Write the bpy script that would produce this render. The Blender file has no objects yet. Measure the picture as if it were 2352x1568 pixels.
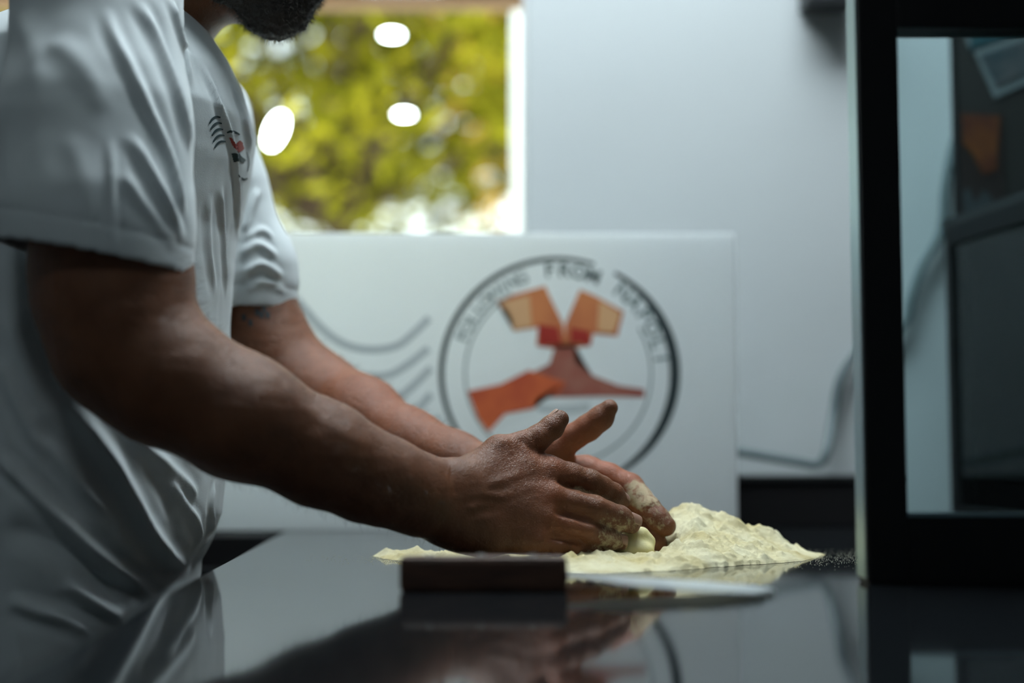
import bpy, bmesh, math, random
import numpy as np
import openvdb
from mathutils import Vector, Matrix
from mathutils.bvhtree import BVHTree

random.seed(7); np.random.seed(7)
C = bpy.context.scene
COL = C.collection

# ------------------------------------------------------------------ camera
CAMZ = 0.995
PITCH = math.atan(258 / 3267.0)
cam = bpy.data.cameras.new('camera'); cam_o = bpy.data.objects.new('camera', cam); COL.objects.link(cam_o)
cam.sensor_width = 36; cam.lens = 50.0
cam_o.location = (0, 0, CAMZ); cam_o.rotation_euler = (math.pi / 2 + PITCH, 0, 0)
cam.dof.use_dof = True; cam.dof.focus_distance = 1.245; cam.dof.aperture_fstop = 1.8
cam.clip_start = 0.02
C.camera = cam_o

# ------------------------------------------------------------------ world, sun, exposure
w = bpy.data.worlds.new('world'); C.world = w; w.use_nodes = True
wn = w.node_tree.nodes; wl = w.node_tree.links
bg = wn['Background']
tc = wn.new('ShaderNodeTexCoord'); sep = wn.new('ShaderNodeSeparateXYZ'); cr = wn.new('ShaderNodeValToRGB')
wl.new(tc.outputs['Generated'], sep.inputs[0]); wl.new(sep.outputs['Z'], cr.inputs[0]); wl.new(cr.outputs[0], bg.inputs[0])
cr.color_ramp.elements[0].position = 0.0; cr.color_ramp.elements[0].color = (0.95, 1.0, 0.98, 1)
cr.color_ramp.elements[1].position = 0.6; cr.color_ramp.elements[1].color = (0.62, 0.82, 1.0, 1)
bg.inputs[1].default_value = 3.4
sun = bpy.data.lights.new('sun', 'SUN'); sun.energy = 13.0; sun.angle = math.radians(1.0); sun.color = (1.0, 0.93, 0.76)
sun_o = bpy.data.objects.new('sun', sun); COL.objects.link(sun_o)
sun_o.rotation_euler = Vector((-0.50, -0.30, 0.80)).to_track_quat('Z', 'Y').to_euler()
LAMP_STRENGTH = 18.0
C.view_settings.view_transform = 'Standard'; C.view_settings.look = 'None'
C.view_settings.gamma = 1.0; C.view_settings.use_curve_mapping = False
C.view_settings.exposure = 0.0

# ------------------------------------------------------------------ measuring helpers
cp, sp = math.cos(PITCH), math.sin(PITCH)
def P(px, py, Y):
    """point of the room at distance Y from the camera wall that the photo shows at px, py"""
    a = (px - 1176) / 3267.0; b = -(py - 784) / 3267.0
    d = (a, cp - b * sp, sp + b * cp); t = Y / d[1]
    return np.array((t * d[0], Y, CAMZ + t * d[2]))
TOP = 0.90            # height of the worktop
def G(px, py, z=TOP):
    a = (px - 1176) / 3267.0; b = -(py - 784) / 3267.0
    d = (a, cp - b * sp, sp + b * cp); t = (z - CAMZ) / d[2]
    return np.array((t * d[0], t * d[1], z))

# ------------------------------------------------------------------ object helpers
def props(o, label=None, cat=None, group=None, kind=None):
    if label: o['label'] = label
    if cat: o['category'] = cat
    if group: o['group'] = group
    if kind: o['kind'] = kind
    return o
def empty(name, loc, label=None, cat=None, group=None, kind=None):
    o = bpy.data.objects.new(name, None); COL.objects.link(o); o.location = loc
    o.empty_display_size = 0.05
    return props(o, label, cat, group, kind)
def par(o, parent):
    if parent is not None:
        o.parent = parent
        if parent.parent is None: o.matrix_parent_inverse = Matrix.Translation(-Vector(parent.location))
def mesh_obj(name, verts, faces, mat, parent=None, smooth=False, kind=None):
    me = bpy.data.meshes.new(name)
    if isinstance(verts, np.ndarray) and isinstance(faces, np.ndarray):
        n, m, k = len(verts), len(faces), faces.shape[1]
        me.vertices.add(n); me.vertices.foreach_set('co', verts.astype(np.float32).ravel())
        me.loops.add(m * k); me.loops.foreach_set('vertex_index', faces.astype(np.int32).ravel())
        me.polygons.add(m); me.polygons.foreach_set('loop_start', np.arange(0, m * k, k, dtype=np.int32))
        me.update(calc_edges=True); me.validate()
    else:
        me.from_pydata([tuple(v) for v in verts], [], [tuple(f) for f in faces]); me.update()
    if smooth: me.polygons.foreach_set('use_smooth', [True] * len(me.polygons))
    if mat: me.materials.append(mat)
    o = bpy.data.objects.new(name, me); COL.objects.link(o)
    par(o, parent)
    if kind: o['kind'] = kind
    return o
def bm_obj(name, bm, mat, parent=None, smooth=False, kind=None):
    me = bpy.data.meshes.new(name); bmesh.ops.recalc_face_normals(bm, faces=bm.faces[:]); bm.to_mesh(me); bm.free()
    if smooth: me.polygons.foreach_set('use_smooth', [True] * len(me.polygons))
    if mat: me.materials.append(mat)
    o = bpy.data.objects.new(name, me); COL.objects.link(o); par(o, parent)
    if kind: o['kind'] = kind
    return o
def add_box(bm, lo, hi, bevel=0.0):
    r = bmesh.ops.create_cube(bm, size=1.0); vs = r['verts']
    for v in vs:
        v.co = Vector([lo[i] + (v.co[i] + 0.5) * (hi[i] - lo[i]) for i in range(3)])
    if bevel > 0:
        es = list({e for v in vs for e in v.link_edges})
        bmesh.ops.bevel(bm, geom=es, offset=bevel, segments=2, profile=0.6, affect='EDGES')
def box(name, lo, hi, mat, parent=None, bevel=0.0, kind=None):
    bm = bmesh.new(); add_box(bm, lo, hi, bevel); return bm_obj(name, bm, mat, parent, kind=kind)
def prism(bm, poly, z0, z1, bevel=0.0):
    lo = [bm.verts.new((p[0], p[1], z0)) for p in poly]; hi = [bm.verts.new((p[0], p[1], z1)) for p in poly]
    bm.faces.new(lo[::-1]); bm.faces.new(hi)
    n = len(poly)
    for i in range(n): bm.faces.new((lo[i], lo[(i + 1) % n], hi[(i + 1) % n], hi[i]))
    if bevel > 0:
        bmesh.ops.bevel(bm, geom=list({e for v in lo + hi for e in v.link_edges}), offset=bevel, segments=3, profile=0.5, affect='EDGES')
def catmull(pts, n=8):
    pts = [np.array(p, float) for p in pts]; out = []
    q = [2 * pts[0] - pts[1]] + pts + [2 * pts[-1] - pts[-2]]
    for i in range(1, len(q) - 2):
        for k in range(n):
            t = k / n
            out.append(0.5 * (2 * q[i] + (q[i + 1] - q[i - 1]) * t + (2 * q[i - 1] - 5 * q[i] + 4 * q[i + 1] - q[i + 2]) * t * t + (3 * q[i] - q[i - 1] - 3 * q[i + 1] + q[i + 2]) * t ** 3))
    out.append(pts[-1]); return out
def tube_geo(pts, radii, seg=12):
    pts = [Vector(p) for p in pts]; n = len(pts)
    if not hasattr(radii, '__len__'): radii = [radii] * n
    V, Fc = [], []; up = Vector((0.13, 0.2, 0.97))
    for i, p in enumerate(pts):
        t = (pts[min(i + 1, n - 1)] - pts[max(i - 1, 0)]).normalized()
        s = t.cross(up).normalized(); up = s.cross(t).normalized()
        for k in range(seg):
            a = 2 * math.pi * k / seg; V.append(p + (s * math.cos(a) + up * math.sin(a)) * radii[i])
    for i in range(n - 1):
        for k in range(seg):
            Fc.append((i * seg + k, i * seg + (k + 1) % seg, (i + 1) * seg + (k + 1) % seg, (i + 1) * seg + k))
    V.append(pts[0]); V.append(pts[-1]); a, b = len(V) - 2, len(V) - 1
    for k in range(seg):
        Fc.append((a, (k + 1) % seg, k)); Fc.append((b, (n - 1) * seg + k, (n - 1) * seg + (k + 1) % seg))
    return V, Fc
def tube(name, pts, radii, mat, parent=None, seg=12):
    V, Fc = tube_geo(pts, radii, seg); return mesh_obj(name, V, Fc, mat, parent, smooth=True)

# ------------------------------------------------------------------ materials
def mat(name, col, rough=0.5, metal=0.0, spec=0.5, noise=0.0, nscale=30.0, bump=0.0, bscale=200.0, emis=None, estr=0.0, col2=None, ior=None, sss=0.0, stretch=None, sheen=0.0):
    m = bpy.data.materials.new(name); m.use_nodes = True
    nt = m.node_tree; b = nt.nodes['Principled BSDF']; L = nt.links
    b.inputs['Base Color'].default_value = (*col, 1); b.inputs['Roughness'].default_value = rough
    b.inputs['Metallic'].default_value = metal; b.inputs['Specular IOR Level'].default_value = spec
    if ior: b.inputs['IOR'].default_value = ior
    if sheen: b.inputs['Sheen Weight'].default_value = sheen
    if sss:
        b.inputs['Subsurface Weight'].default_value = sss; b.inputs['Subsurface Radius'].default_value = (0.012, 0.004, 0.002); b.inputs['Subsurface Scale'].default_value = 0.6
    t = nt.nodes.new('ShaderNodeTexCoord'); mp = nt.nodes.new('ShaderNodeMapping'); L.new(t.outputs['Object'], mp.inputs[0])
    if stretch: mp.inputs['Scale'].default_value = stretch
    if noise > 0 or col2:
        n = nt.nodes.new('ShaderNodeTexNoise'); n.inputs['Scale'].default_value = nscale; n.inputs['Detail'].default_value = 6
        L.new(mp.outputs[0], n.inputs['Vector'])
        r = nt.nodes.new('ShaderNodeValToRGB'); L.new(n.outputs['Fac'], r.inputs[0])
        c2 = col2 if col2 else tuple(c * (1 - noise) for c in col)
        r.color_ramp.elements[0].color = (*c2, 1); r.color_ramp.elements[1].color = (*col, 1)
        r.color_ramp.elements[0].position = 0.35; r.color_ramp.elements[1].position = 0.65
        L.new(r.outputs[0], b.inputs['Base Color'])
    if bump > 0:
        n = nt.nodes.new('ShaderNodeTexNoise'); n.inputs['Scale'].default_value = bscale; n.inputs['Detail'].default_value = 5
        L.new(mp.outputs[0], n.inputs['Vector'])
        bp = nt.nodes.new('ShaderNodeBump'); bp.inputs['Strength'].default_value = bump; bp.inputs['Distance'].default_value = 0.002
        L.new(n.outputs['Fac'], bp.inputs['Height']); L.new(bp.outputs[0], b.inputs['Normal'])
    if emis:
        b.inputs['Emission Color'].default_value = (*emis, 1); b.inputs['Emission Strength'].default_value = estr
    return m
WALL = mat('wall paint', (0.50, 0.545, 0.56), 0.6, noise=0.05, nscale=2.5, bump=0.15, bscale=60)
CEIL = mat('ceiling paint', (0.30, 0.33, 0.35), 0.8)
FLOOR = mat('floor tiles', (0.10, 0.10, 0.10), 0.35, noise=0.3, nscale=4)
WHITE = mat('white frame paint', (0.86, 0.88, 0.88), 0.35)
BLACK = mat('black lacquer', (0.004, 0.005, 0.006), 0.45, spec=0.3)
BLACKM = mat('black matt', (0.006, 0.006, 0.007), 0.7, spec=0.2)
WOOD = mat('handle wood', (0.085, 0.036, 0.020), 0.5, noise=0.5, nscale=30, stretch=(1, 8, 8), bump=0.2)
STEEL = mat('blade steel', (0.75, 0.80, 0.82), 0.32, metal=1.0, bump=0.05, bscale=90, stretch=(1, 12, 1))
ALU = mat('aluminium edge', (0.30, 0.42, 0.47), 0.38, metal=1.0)
COUNTER = mat('dark polished worktop', (0.010, 0.012, 0.014), 0.06, ior=1.45, bump=0.012, bscale=14, stretch=(1, 3, 1))
SHIRT = mat('white cotton jersey', (0.60, 0.66, 0.68), 0.85, spec=0.2, bump=0.10, bscale=900, sheen=0.15, noise=0.05, nscale=8)
INK = mat('dark green ink', (0.010, 0.035, 0.040), 0.7)
INKR = mat('red ink', (0.35, 0.055, 0.045), 0.7)
CLOTH = mat('dark trouser cloth', (0.02, 0.022, 0.028), 0.85)
SHOE = mat('black shoe leather', (0.012, 0.012, 0.012), 0.4)
HAIR = mat('dark beard hair', (0.030, 0.027, 0.023), 0.6, noise=0.5, nscale=120, bump=0.8, bscale=300)
STRAND = mat('beard strands', (0.07, 0.063, 0.055), 0.4)
EYE = mat('eye white', (0.7, 0.7, 0.68), 0.2)
IRIS = mat('brown iris', (0.03, 0.015, 0.008), 0.1)
CABLE = mat('grey cable sheath', (0.10, 0.14, 0.15), 0.5)
DOUGH = mat('yellow dough', (0.66, 0.60, 0.31), 0.75, sss=0.08, noise=0.12, nscale=60, bump=0.3, bscale=150)
LEAFM = None

def glass_mat(name, tint, rough=0.0, gloss=1.0):
    m = bpy.data.materials.new(name); m.use_nodes = True; nt = m.node_tree; L = nt.links; nt.nodes.clear()
    o = nt.nodes.new('ShaderNodeOutputMaterial'); tr = nt.nodes.new('ShaderNodeBsdfTransparent'); gl = nt.nodes.new('ShaderNodeBsdfGlossy')
    fr = nt.nodes.new('ShaderNodeFresnel'); fr.inputs[0].default_value = 1.35; mx = nt.nodes.new('ShaderNodeMixShader')
    tr.inputs[0].default_value = (*tint, 1); gl.inputs['Roughness'].default_value = rough; gl.inputs[0].default_value = (gloss, gloss, gloss, 1)
    L.new(fr.outputs[0], mx.inputs[0]); L.new(tr.outputs[0], mx.inputs[1]); L.new(gl.outputs[0], mx.inputs[2]); L.new(mx.outputs[0], o.inputs[0])
    return m
GLASS = glass_mat('window glass', (0.96, 0.98, 0.97))
CASEGLASS = glass_mat('display case glass', (0.80, 0.90, 0.91))

# flour: pale yellow powder
def flour_mat():
    m = mat('semola flour', (0.60, 0.56, 0.36), 0.9, spec=0.1, sss=0.0)
    nt = m.node_tree; L = nt.links; b = nt.nodes['Principled BSDF']; t = nt.nodes['Texture Coordinate']
    n = nt.nodes.new('ShaderNodeTexNoise'); n.inputs['Scale'].default_value = 22; n.inputs['Detail'].default_value = 5
    r = nt.nodes.new('ShaderNodeValToRGB'); L.new(t.outputs['Object'], n.inputs['Vector']); L.new(n.outputs['Fac'], r.inputs[0])
    r.color_ramp.elements[0].position = 0.35; r.color_ramp.elements[0].color = (0.52, 0.445, 0.235, 1)
    r.color_ramp.elements[1].position = 0.62; r.color_ramp.elements[1].color = (0.68, 0.64, 0.44, 1)
    L.new(r.outputs[0], b.inputs['Base Color'])
    n2 = nt.nodes.new('ShaderNodeTexNoise'); n2.inputs['Scale'].default_value = 420; n2.inputs['Detail'].default_value = 6; n2.inputs['Roughness'].default_value = 0.7
    bp = nt.nodes.new('ShaderNodeBump'); bp.inputs['Strength'].default_value = 0.7; bp.inputs['Distance'].default_value = 0.0015
    L.new(t.outputs['Object'], n2.inputs['Vector']); L.new(n2.outputs['Fac'], bp.inputs['Height']); L.new(bp.outputs[0], b.inputs['Normal'])
    return m
FLOUR = flour_mat()

def dust_mat():
    """thin dusting of flour grains on the worktop: powder where the grains lie, bare stone between"""
    m = mat('flour dust', (0.60, 0.60, 0.48), 0.9, spec=0.1)
    return m
DUST = dust_mat()

def skin_mat():
    m = bpy.data.materials.new('tanned skin'); m.use_nodes = True; nt = m.node_tree; L = nt.links; b = nt.nodes['Principled BSDF']
    t = nt.nodes.new('ShaderNodeTexCoord')
    at = nt.nodes.new('ShaderNodeAttribute'); at.attribute_name = 'flour'
    rd = nt.nodes.new('ShaderNodeAttribute'); rd.attribute_name = 'ruddy'
    n1 = nt.nodes.new('ShaderNodeTexNoise'); n1.inputs['Scale'].default_value = 45; n1.inputs['Detail'].default_value = 5
    L.new(t.outputs['Object'], n1.inputs['Vector'])
    r1 = nt.nodes.new('ShaderNodeValToRGB'); r1.color_ramp.elements[0].position = 0.3; r1.color_ramp.elements[1].position = 0.7
    r1.color_ramp.elements[0].color = (0.125, 0.046, 0.019, 1); r1.color_ramp.elements[1].color = (0.178, 0.068, 0.029, 1)
    L.new(n1.outputs['Fac'], r1.inputs[0])
    mr = nt.nodes.new('ShaderNodeMix'); mr.data_type = 'RGBA'; mr.inputs['B'].default_value = (0.32, 0.09, 0.036, 1)
    L.new(rd.outputs['Fac'], mr.inputs['Factor']); L.new(r1.outputs[0], mr.inputs['A'])
    # flour patches on the finger ends
    n2 = nt.nodes.new('ShaderNodeTexNoise'); n2.inputs['Scale'].default_value = 170; n2.inputs['Detail'].default_value = 8; n2.inputs['Roughness'].default_value = 0.72
    L.new(t.outputs['Object'], n2.inputs['Vector'])
    ad = nt.nodes.new('ShaderNodeMath'); ad.operation = 'ADD'; L.new(n2.outputs['Fac'], ad.inputs[0]); L.new(at.outputs['Fac'], ad.inputs[1])
    r2 = nt.nodes.new('ShaderNodeValToRGB'); r2.color_ramp.elements[0].position = 0.98; r2.color_ramp.elements[1].position = 1.16
    sc = nt.nodes.new('ShaderNodeMath'); sc.operation = 'MULTIPLY'; sc.inputs[1].default_value = 1.0; L.new(ad.outputs[0], sc.inputs[0])
    r2.color_ramp.elements[0].position = 0.84; r2.color_ramp.elements[1].position = 0.99
    L.new(sc.outputs[0], r2.inputs[0])
    mf = nt.nodes.new('ShaderNodeMix'); mf.data_type = 'RGBA'; mf.inputs['B'].default_value = (0.52, 0.44, 0.29, 1)
    fm = nt.nodes.new('ShaderNodeMath'); fm.operation = 'MULTIPLY'; fm.inputs[1].default_value = 0.8; L.new(r2.outputs[0], fm.inputs[0])
    L.new(fm.outputs[0], mf.inputs['Factor']); L.new(mr.outputs['Result'], mf.inputs['A']); L.new(mf.outputs['Result'], b.inputs['Base Color'])
    rr = nt.nodes.new('ShaderNodeMapRange'); rr.inputs['To Min'].default_value = 0.46; rr.inputs['To Max'].default_value = 0.9
    L.new(r2.outputs[0], rr.inputs['Value']); L.new(rr.outputs[0], b.inputs['Roughness'])
    b.inputs['Specular IOR Level'].default_value = 0.40
    b.inputs['Subsurface Weight'].default_value = 0.12; b.inputs['Subsurface Radius'].default_value = (0.010, 0.003, 0.0015); b.inputs['Subsurface Scale'].default_value = 0.5
    # pores and fine creases
    v = nt.nodes.new('ShaderNodeTexVoronoi'); v.inputs['Scale'].default_value = 620; v.feature = 'DISTANCE_TO_EDGE'; L.new(t.outputs['Object'], v.inputs['Vector'])
    n3 = nt.nodes.new('ShaderNodeTexNoise'); n3.inputs['Scale'].default_value = 240; n3.inputs['Detail'].default_value = 6; L.new(t.outputs['Object'], n3.inputs['Vector'])
    a2 = nt.nodes.new('ShaderNodeMath'); a2.operation = 'ADD'; L.new(v.outputs['Distance'], a2.inputs[0]); L.new(n3.outputs['Fac'], a2.inputs[1])
    a3 = nt.nodes.new('ShaderNodeMath'); a3.operation = 'MULTIPLY_ADD'; a3.inputs[1].default_value = 0.8; L.new(r2.outputs[0], a3.inputs[0]); L.new(a2.outputs[0], a3.inputs[2])
    bp = nt.nodes.new('ShaderNodeBump'); bp.inputs['Strength'].default_value = 0.6; bp.inputs['Distance'].default_value = 0.0011
    L.new(a3.outputs[0], bp.inputs['Height']); L.new(bp.outputs[0], b.inputs['Normal'])
    return m
SKIN = skin_mat()
NAIL = mat('fingernail', (0.34, 0.20, 0.15), 0.3, spec=0.5, sss=0.1)

# ================================================================== THE ROOM
YW = 2.0
def structure(o): o['kind'] = 'structure'; return o
# back wall with the window opening (reveal splayed towards the garden)
WX0, WX1, WZ0, WZ1 = -0.95, 0.021, 0.99, 1.86  # opening lowered behind the board to let daylight brighten its back
bm = bmesh.new()
add_box(bm, (-2.6, YW, 0), (WX0, YW + 0.16, 2.5)); add_box(bm, (WX1, YW, 0), (2.3, YW + 0.16, 2.5))
add_box(bm, (WX0, YW, 0), (WX1, YW + 0.16, WZ0)); add_box(bm, (WX0, YW, WZ1), (WX1, YW + 0.16, 2.5))
structure(bm_obj('wall_back', bm, WALL))
structure(box('wall_left', (-2.75, -2.4, 0), (-2.6, YW + 0.16, 2.5), WALL))
structure(box('wall_right', (2.3, -2.4, 0), (2.45, YW + 0.16, 2.5), WALL))
structure(box('wall_front', (-2.6, -2.55, 0), (2.3, -2.4, 2.5), CEIL))
structure(box('ceiling', (-2.75, -2.55, 2.5), (2.45, YW + 0.16, 2.6), CEIL))
structure(box('floor', (-2.75, -2.55, -0.1), (2.45, YW + 0.16, 0), FLOOR))
structure(box('baseboard_back', (-2.6, YW - 0.015, 0), (2.3, YW, 0.09), BLACK))
win = empty('window_1', (-0.46, YW + 0.06, WZ0), kind='structure')
bm = bmesh.new()
# stiles and rails; the right stile's bright strip comes from an added post outside
add_box(bm, (WX1 - 0.006, YW + 0.035, WZ0), (WX1, YW + 0.12, WZ1), 0.002)
add_box(bm, (WX0, YW + 0.035, WZ0), (WX0 + 0.045, YW + 0.12, WZ1), 0.002)
add_box(bm, (WX0 + 0.045, YW + 0.035, WZ0), (WX1 - 0.006, YW + 0.12, WZ0 + 0.03), 0.002)
add_box(bm, (WX0 + 0.045, YW + 0.035, WZ1 - 0.045), (WX1 - 0.006, YW + 0.12, WZ1), 0.002)
bm_obj('window_frame', bm, WHITE, win)
box('window_pane', (WX0 + 0.045, YW + 0.075, WZ0 + 0.03), (WX1 - 0.006, YW + 0.079, WZ1 - 0.045), GLASS, win)
box('window_sill', (WX0 - 0.02, YW - 0.02, WZ0 - 0.02), (WX1 + 0.0, YW + 0.034, WZ0), WHITE, win)

# ceiling light panels, both unseen: a main lamp and a second added as fill
EMIT = mat('light diffuser', (0.9, 0.9, 0.9), 0.5, emis=(0.86, 0.96, 1.0), estr=LAMP_STRENGTH)
def ceiling_light(x, y, lx, ly, label):
    e = empty('ceiling_light', (x, y, 2.5), label, 'light')
    bm = bmesh.new()
    for lo, hi in (((x - lx, y - ly, 2.455), (x - lx + 0.02, y + ly, 2.5)), ((x + lx - 0.02, y - ly, 2.455), (x + lx, y + ly, 2.5)),
                   ((x - lx + 0.02, y - ly, 2.455), (x + lx - 0.02, y - ly + 0.02, 2.5)), ((x - lx + 0.02, y + ly - 0.02, 2.455), (x + lx - 0.02, y + ly, 2.5))):
        add_box(bm, lo, hi)
    bm_obj('light_frame', bm, WHITE, e)
    box('diffuser', (x - lx + 0.02, y - ly + 0.02, 2.465), (x + lx - 0.02, y + ly - 0.02, 2.475), EMIT, e)
ceiling_light(0.05, 1.42, 0.55, 0.32, 'long white ceiling light panel above the worktop by the window wall')

ceiling_light(-0.35, -0.15, 0.15, 0.15, 'square white fill light panel added over the near end of the room')

# ================================================================== OUTSIDE THE WINDOW
GRASS = mat('garden ground', (0.55, 0.55, 0.40), 0.9, noise=0.4, nscale=3)
structure(box('garden_ground', (-9, YW + 0.16, -0.12), (9, 14, -0.02), GRASS))
EAVE = mat('brown eave paint', (0.45, 0.26, 0.17), 0.7)
e = empty('window_awning', (-0.5, YW + 0.16, 2.2), 'brown wooden awning projecting over the window outside', 'awning')
bm = bmesh.new(); add_box(bm, (-1.5, YW + 0.75, P(900, 18, YW + 0.78)[2]), (0.9, YW + 0.80, 2.02)); bm_obj('awning_fascia', bm, EAVE, e)
bm = bmesh.new(); V = [(-1.5, YW + 0.16, 2.22), (0.9, YW + 0.16, 2.22), (0.9, YW + 0.82, 2.02), (-1.5, YW + 0.82, 2.02)]
lo = [bm.verts.new(v) for v in V]; hi = [bm.verts.new((v[0], v[1], v[2] + 0.03)) for v in V]
bm.faces.new(lo[::-1]); bm.faces.new(hi)
for i in range(4): bm.faces.new((lo[i], lo[(i + 1) % 4], hi[(i + 1) % 4], hi[i]))
bm_obj('awning_roof', bm, EAVE, e)

def leaf_mat(name, c1, c2):
    m = bpy.data.materials.new(name); m.use_nodes = True; nt = m.node_tree; L = nt.links; nt.nodes.clear()
    o = nt.nodes.new('ShaderNodeOutputMaterial'); d = nt.nodes.new('ShaderNodeBsdfDiffuse'); tl = nt.nodes.new('ShaderNodeBsdfTranslucent')
    mx = nt.nodes.new('ShaderNodeMixShader'); mx.inputs[0].default_value = 0.5
    at = nt.nodes.new('ShaderNodeAttribute'); at.attribute_name = 'tone'
    r = nt.nodes.new('ShaderNodeValToRGB'); r.color_ramp.elements[0].color = (*c1, 1); r.color_ramp.elements[1].color = (*c2, 1)
    L.new(at.outputs['Fac'], r.inputs[0]); L.new(r.outputs[0], d.inputs[0]); L.new(r.outputs[0], tl.inputs[0])
    L.new(d.outputs[0], mx.inputs[1]); L.new(tl.outputs[0], mx.inputs[2]); L.new(mx.outputs[0], o.inputs[0]); return m
BARK = mat('bark', (0.10, 0.06, 0.04), 0.9, noise=0.5, nscale=20)
def leaves_mesh(name, centres, size, m, parent):
    n = len(centres); c = np.array(centres)
    a = np.random.normal(size=(n, 3)); a /= np.linalg.norm(a, axis=1)[:, None]
    b = np.random.normal(size=(n, 3)); b -= a * (a * b).sum(1)[:, None]; b /= np.linalg.norm(b, axis=1)[:, None]
    s = size * np.random.uniform(0.6, 1.3, (n, 1)); nn = np.cross(a, b)
    V = np.stack([c - a * s, c + b * s * 0.42 + nn * s * 0.12, c + a * s, c - b * s * 0.42 + nn * s * 0.12], 1).reshape(-1, 3)
    Fc = np.arange(4 * n).reshape(n, 4)
    o = mesh_obj(name, V, Fc, m, parent, kind='stuff')
    at = o.data.attributes.new('tone', 'FLOAT', 'POINT'); cl = 0.5 + 0.5 * np.sin(c[:, 0] * 5.1 + 1.3) * np.sin(c[:, 2] * 6.3 + c[:, 0] * 2.0); tone = np.repeat(np.clip(0.55 * cl * np.random.rand(n) + 0.12 * np.random.rand(n) + 0.95 * np.random.rand(n) ** 9 , 0, 1), 4)  # cluster tones and rare very bright leaves paint sun flecks into the colour
    at.data.foreach_set('value', tone[:len(o.data.vertices)].astype(np.float32)); return o
def tree(label, x, y, h, rx, rz, zc, n, c1, c2, size, clusters=26):
    e = empty('garden_tree', (x, y, -0.02), label, 'tree')
    tube('trunk', catmull([(x, y, -0.05), (x + 0.06, y, h * 0.35), (x - 0.04, y + 0.05, zc)], 4), [0.09, 0.08, 0.08, 0.07, 0.07, 0.06, 0.05, 0.04, 0.04], BARK, e, 8)
    cs = []
    ctr = [np.array((x + random.uniform(-rx, rx), y + random.uniform(-0.7, 0.7), zc + random.uniform(-rz, rz))) for _ in range(clusters)]
    for k, c0 in enumerate(ctr):
        q = np.random.normal(size=(n // clusters, 3)) * np.array((0.26, 0.22, 0.2)) + c0
        cs.append(q)
        V = [(x, y, zc * 0.7), tuple(c0)]
        if k % 3 == 0: tube('branch', [V[0], tuple((np.array(V[0]) + c0) / 2 + np.array((0, 0, 0.1))), V[1]], [0.03, 0.02, 0.008], BARK, e, 6)
    leaves_mesh('foliage', np.concatenate(cs), size, leaf_mat('leaf green', c1, c2), e)
tree('yellow-green leafy tree seen blurred through the window, the nearest tree', -0.62, 4.9, 3.4, 1.15, 0.62, 2.55, 5200, (0.050, 0.052, 0.003), (0.72, 0.66, 0.05), 0.055, 46)
tree('darker olive tree standing farther back in the garden', -1.0, 7.9, 4.4, 2.1, 0.9, 3.3, 7000, (0.03, 0.040, 0.006), (0.34, 0.31, 0.03), 0.075, 80)
tree('low round bush below the trees, seen just above the board', -1.1, 6.4, 1.5, 1.2, 0.30, 1.55, 1500, (0.10, 0.11, 0.01), (0.75, 0.70, 0.18), 0.05, 26)
e = empty('garden_tree', (0.30, 6.3, -0.02), 'slim orange-leaved tree at the right edge of the window view', 'tree')
tube('trunk', [(0.30, 6.3, -0.05), (0.28, 6.3, 1.2), (0.2, 6.3, 2.2)], [0.07, 0.06, 0.03], BARK, e, 8)
leaves_mesh('foliage', np.random.normal(size=(1000, 3)) * np.array((0.16, 0.12, 0.30)) + np.array((0.02, 6.3, 2.75)), 0.06, leaf_mat('leaf ochre', (0.35, 0.22, 0.03), (0.8, 0.55, 0.18)), e)

LAMPE = mat('lamp reflection glow', (0.9, 0.9, 0.9), 0.5, emis=(0.90, 0.98, 1.0), estr=40.0)
PY = 3.7
def lamp_reflection(px, py, w_, h_, label, lean=0.0):  # added glowing bodies standing in for indoor lamp reflections in the glass
    c = P(px, py, PY); s = PY / 3267.0; a, b = w_ * s / 2, h_ * s / 2
    e = empty('lamp_reflection', tuple(c + np.array((0, 0, b + 0.02))), label, 'lamp', 'white lamp reflections seen in the window')
    bm = bmesh.new(); bmesh.ops.create_uvsphere(bm, u_segments=20, v_segments=12, radius=1.0)
    for v in bm.verts: v.co = Vector((c[0] + v.co.x * a + v.co.z * lean * b, c[1] + v.co.y * a, c[2] + v.co.z * b))
    bm_obj('reflection_glow', bm, LAMPE, e, smooth=True)
    bm = bmesh.new(); bmesh.ops.create_cone(bm, segments=16, radius1=0.012, radius2=0.006, depth=0.02, cap_ends=True)
    for v in bm.verts: v.co += Vector((c[0] + lean * b, c[1], c[2] + b + 0.008))
    bm_obj('hanger_cap', bm, BLACKM, e)
    tube('hanger_cord', [(c[0] + lean * b, c[1], c[2] + b + 0.015), (c[0] + lean * b, c[1], 2.749)], 0.0015, BLACKM, e, 6)
lamp_reflection(900, 80, 44, 5, 'oval white glow standing in for a lamp reflection, the uppermost one in the window view')
lamp_reflection(928, 263, 38, 6, 'oval white glow standing in for a lamp reflection below the uppermost one, in the middle of the window view')
lamp_reflection(634, 300, 34, 74, 'tall bean-shaped white glow standing in for a lamp reflection close to the chest of the man', lean=0.32)
xa_, xb_ = P(1177, 500, 3.2)[0], P(1240, 500, 3.2)[0]  # added daylit post outside stands in for the bright window stile
e = empty('stile_stand_in', (xa_ + 0.02, 3.2, -0.02), 'white post added outside in place of the bright stile at the right edge of the window', 'post')
box('post_shaft', (xa_, 3.2, -0.02), (xb_, 3.26, 2.62), mat('cool white post paint', (0.80, 0.88, 0.95), 0.5), e, 0.003); box('post_cap', (xa_ - 0.01, 3.19, 2.62), (xb_ + 0.01, 3.27, 2.65), WHITE, e, 0.003)
e = empty('pergola', (-0.6, PY, -0.02), 'brown timber pergola beam in the garden above the lamp reflections', 'pergola')
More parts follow.
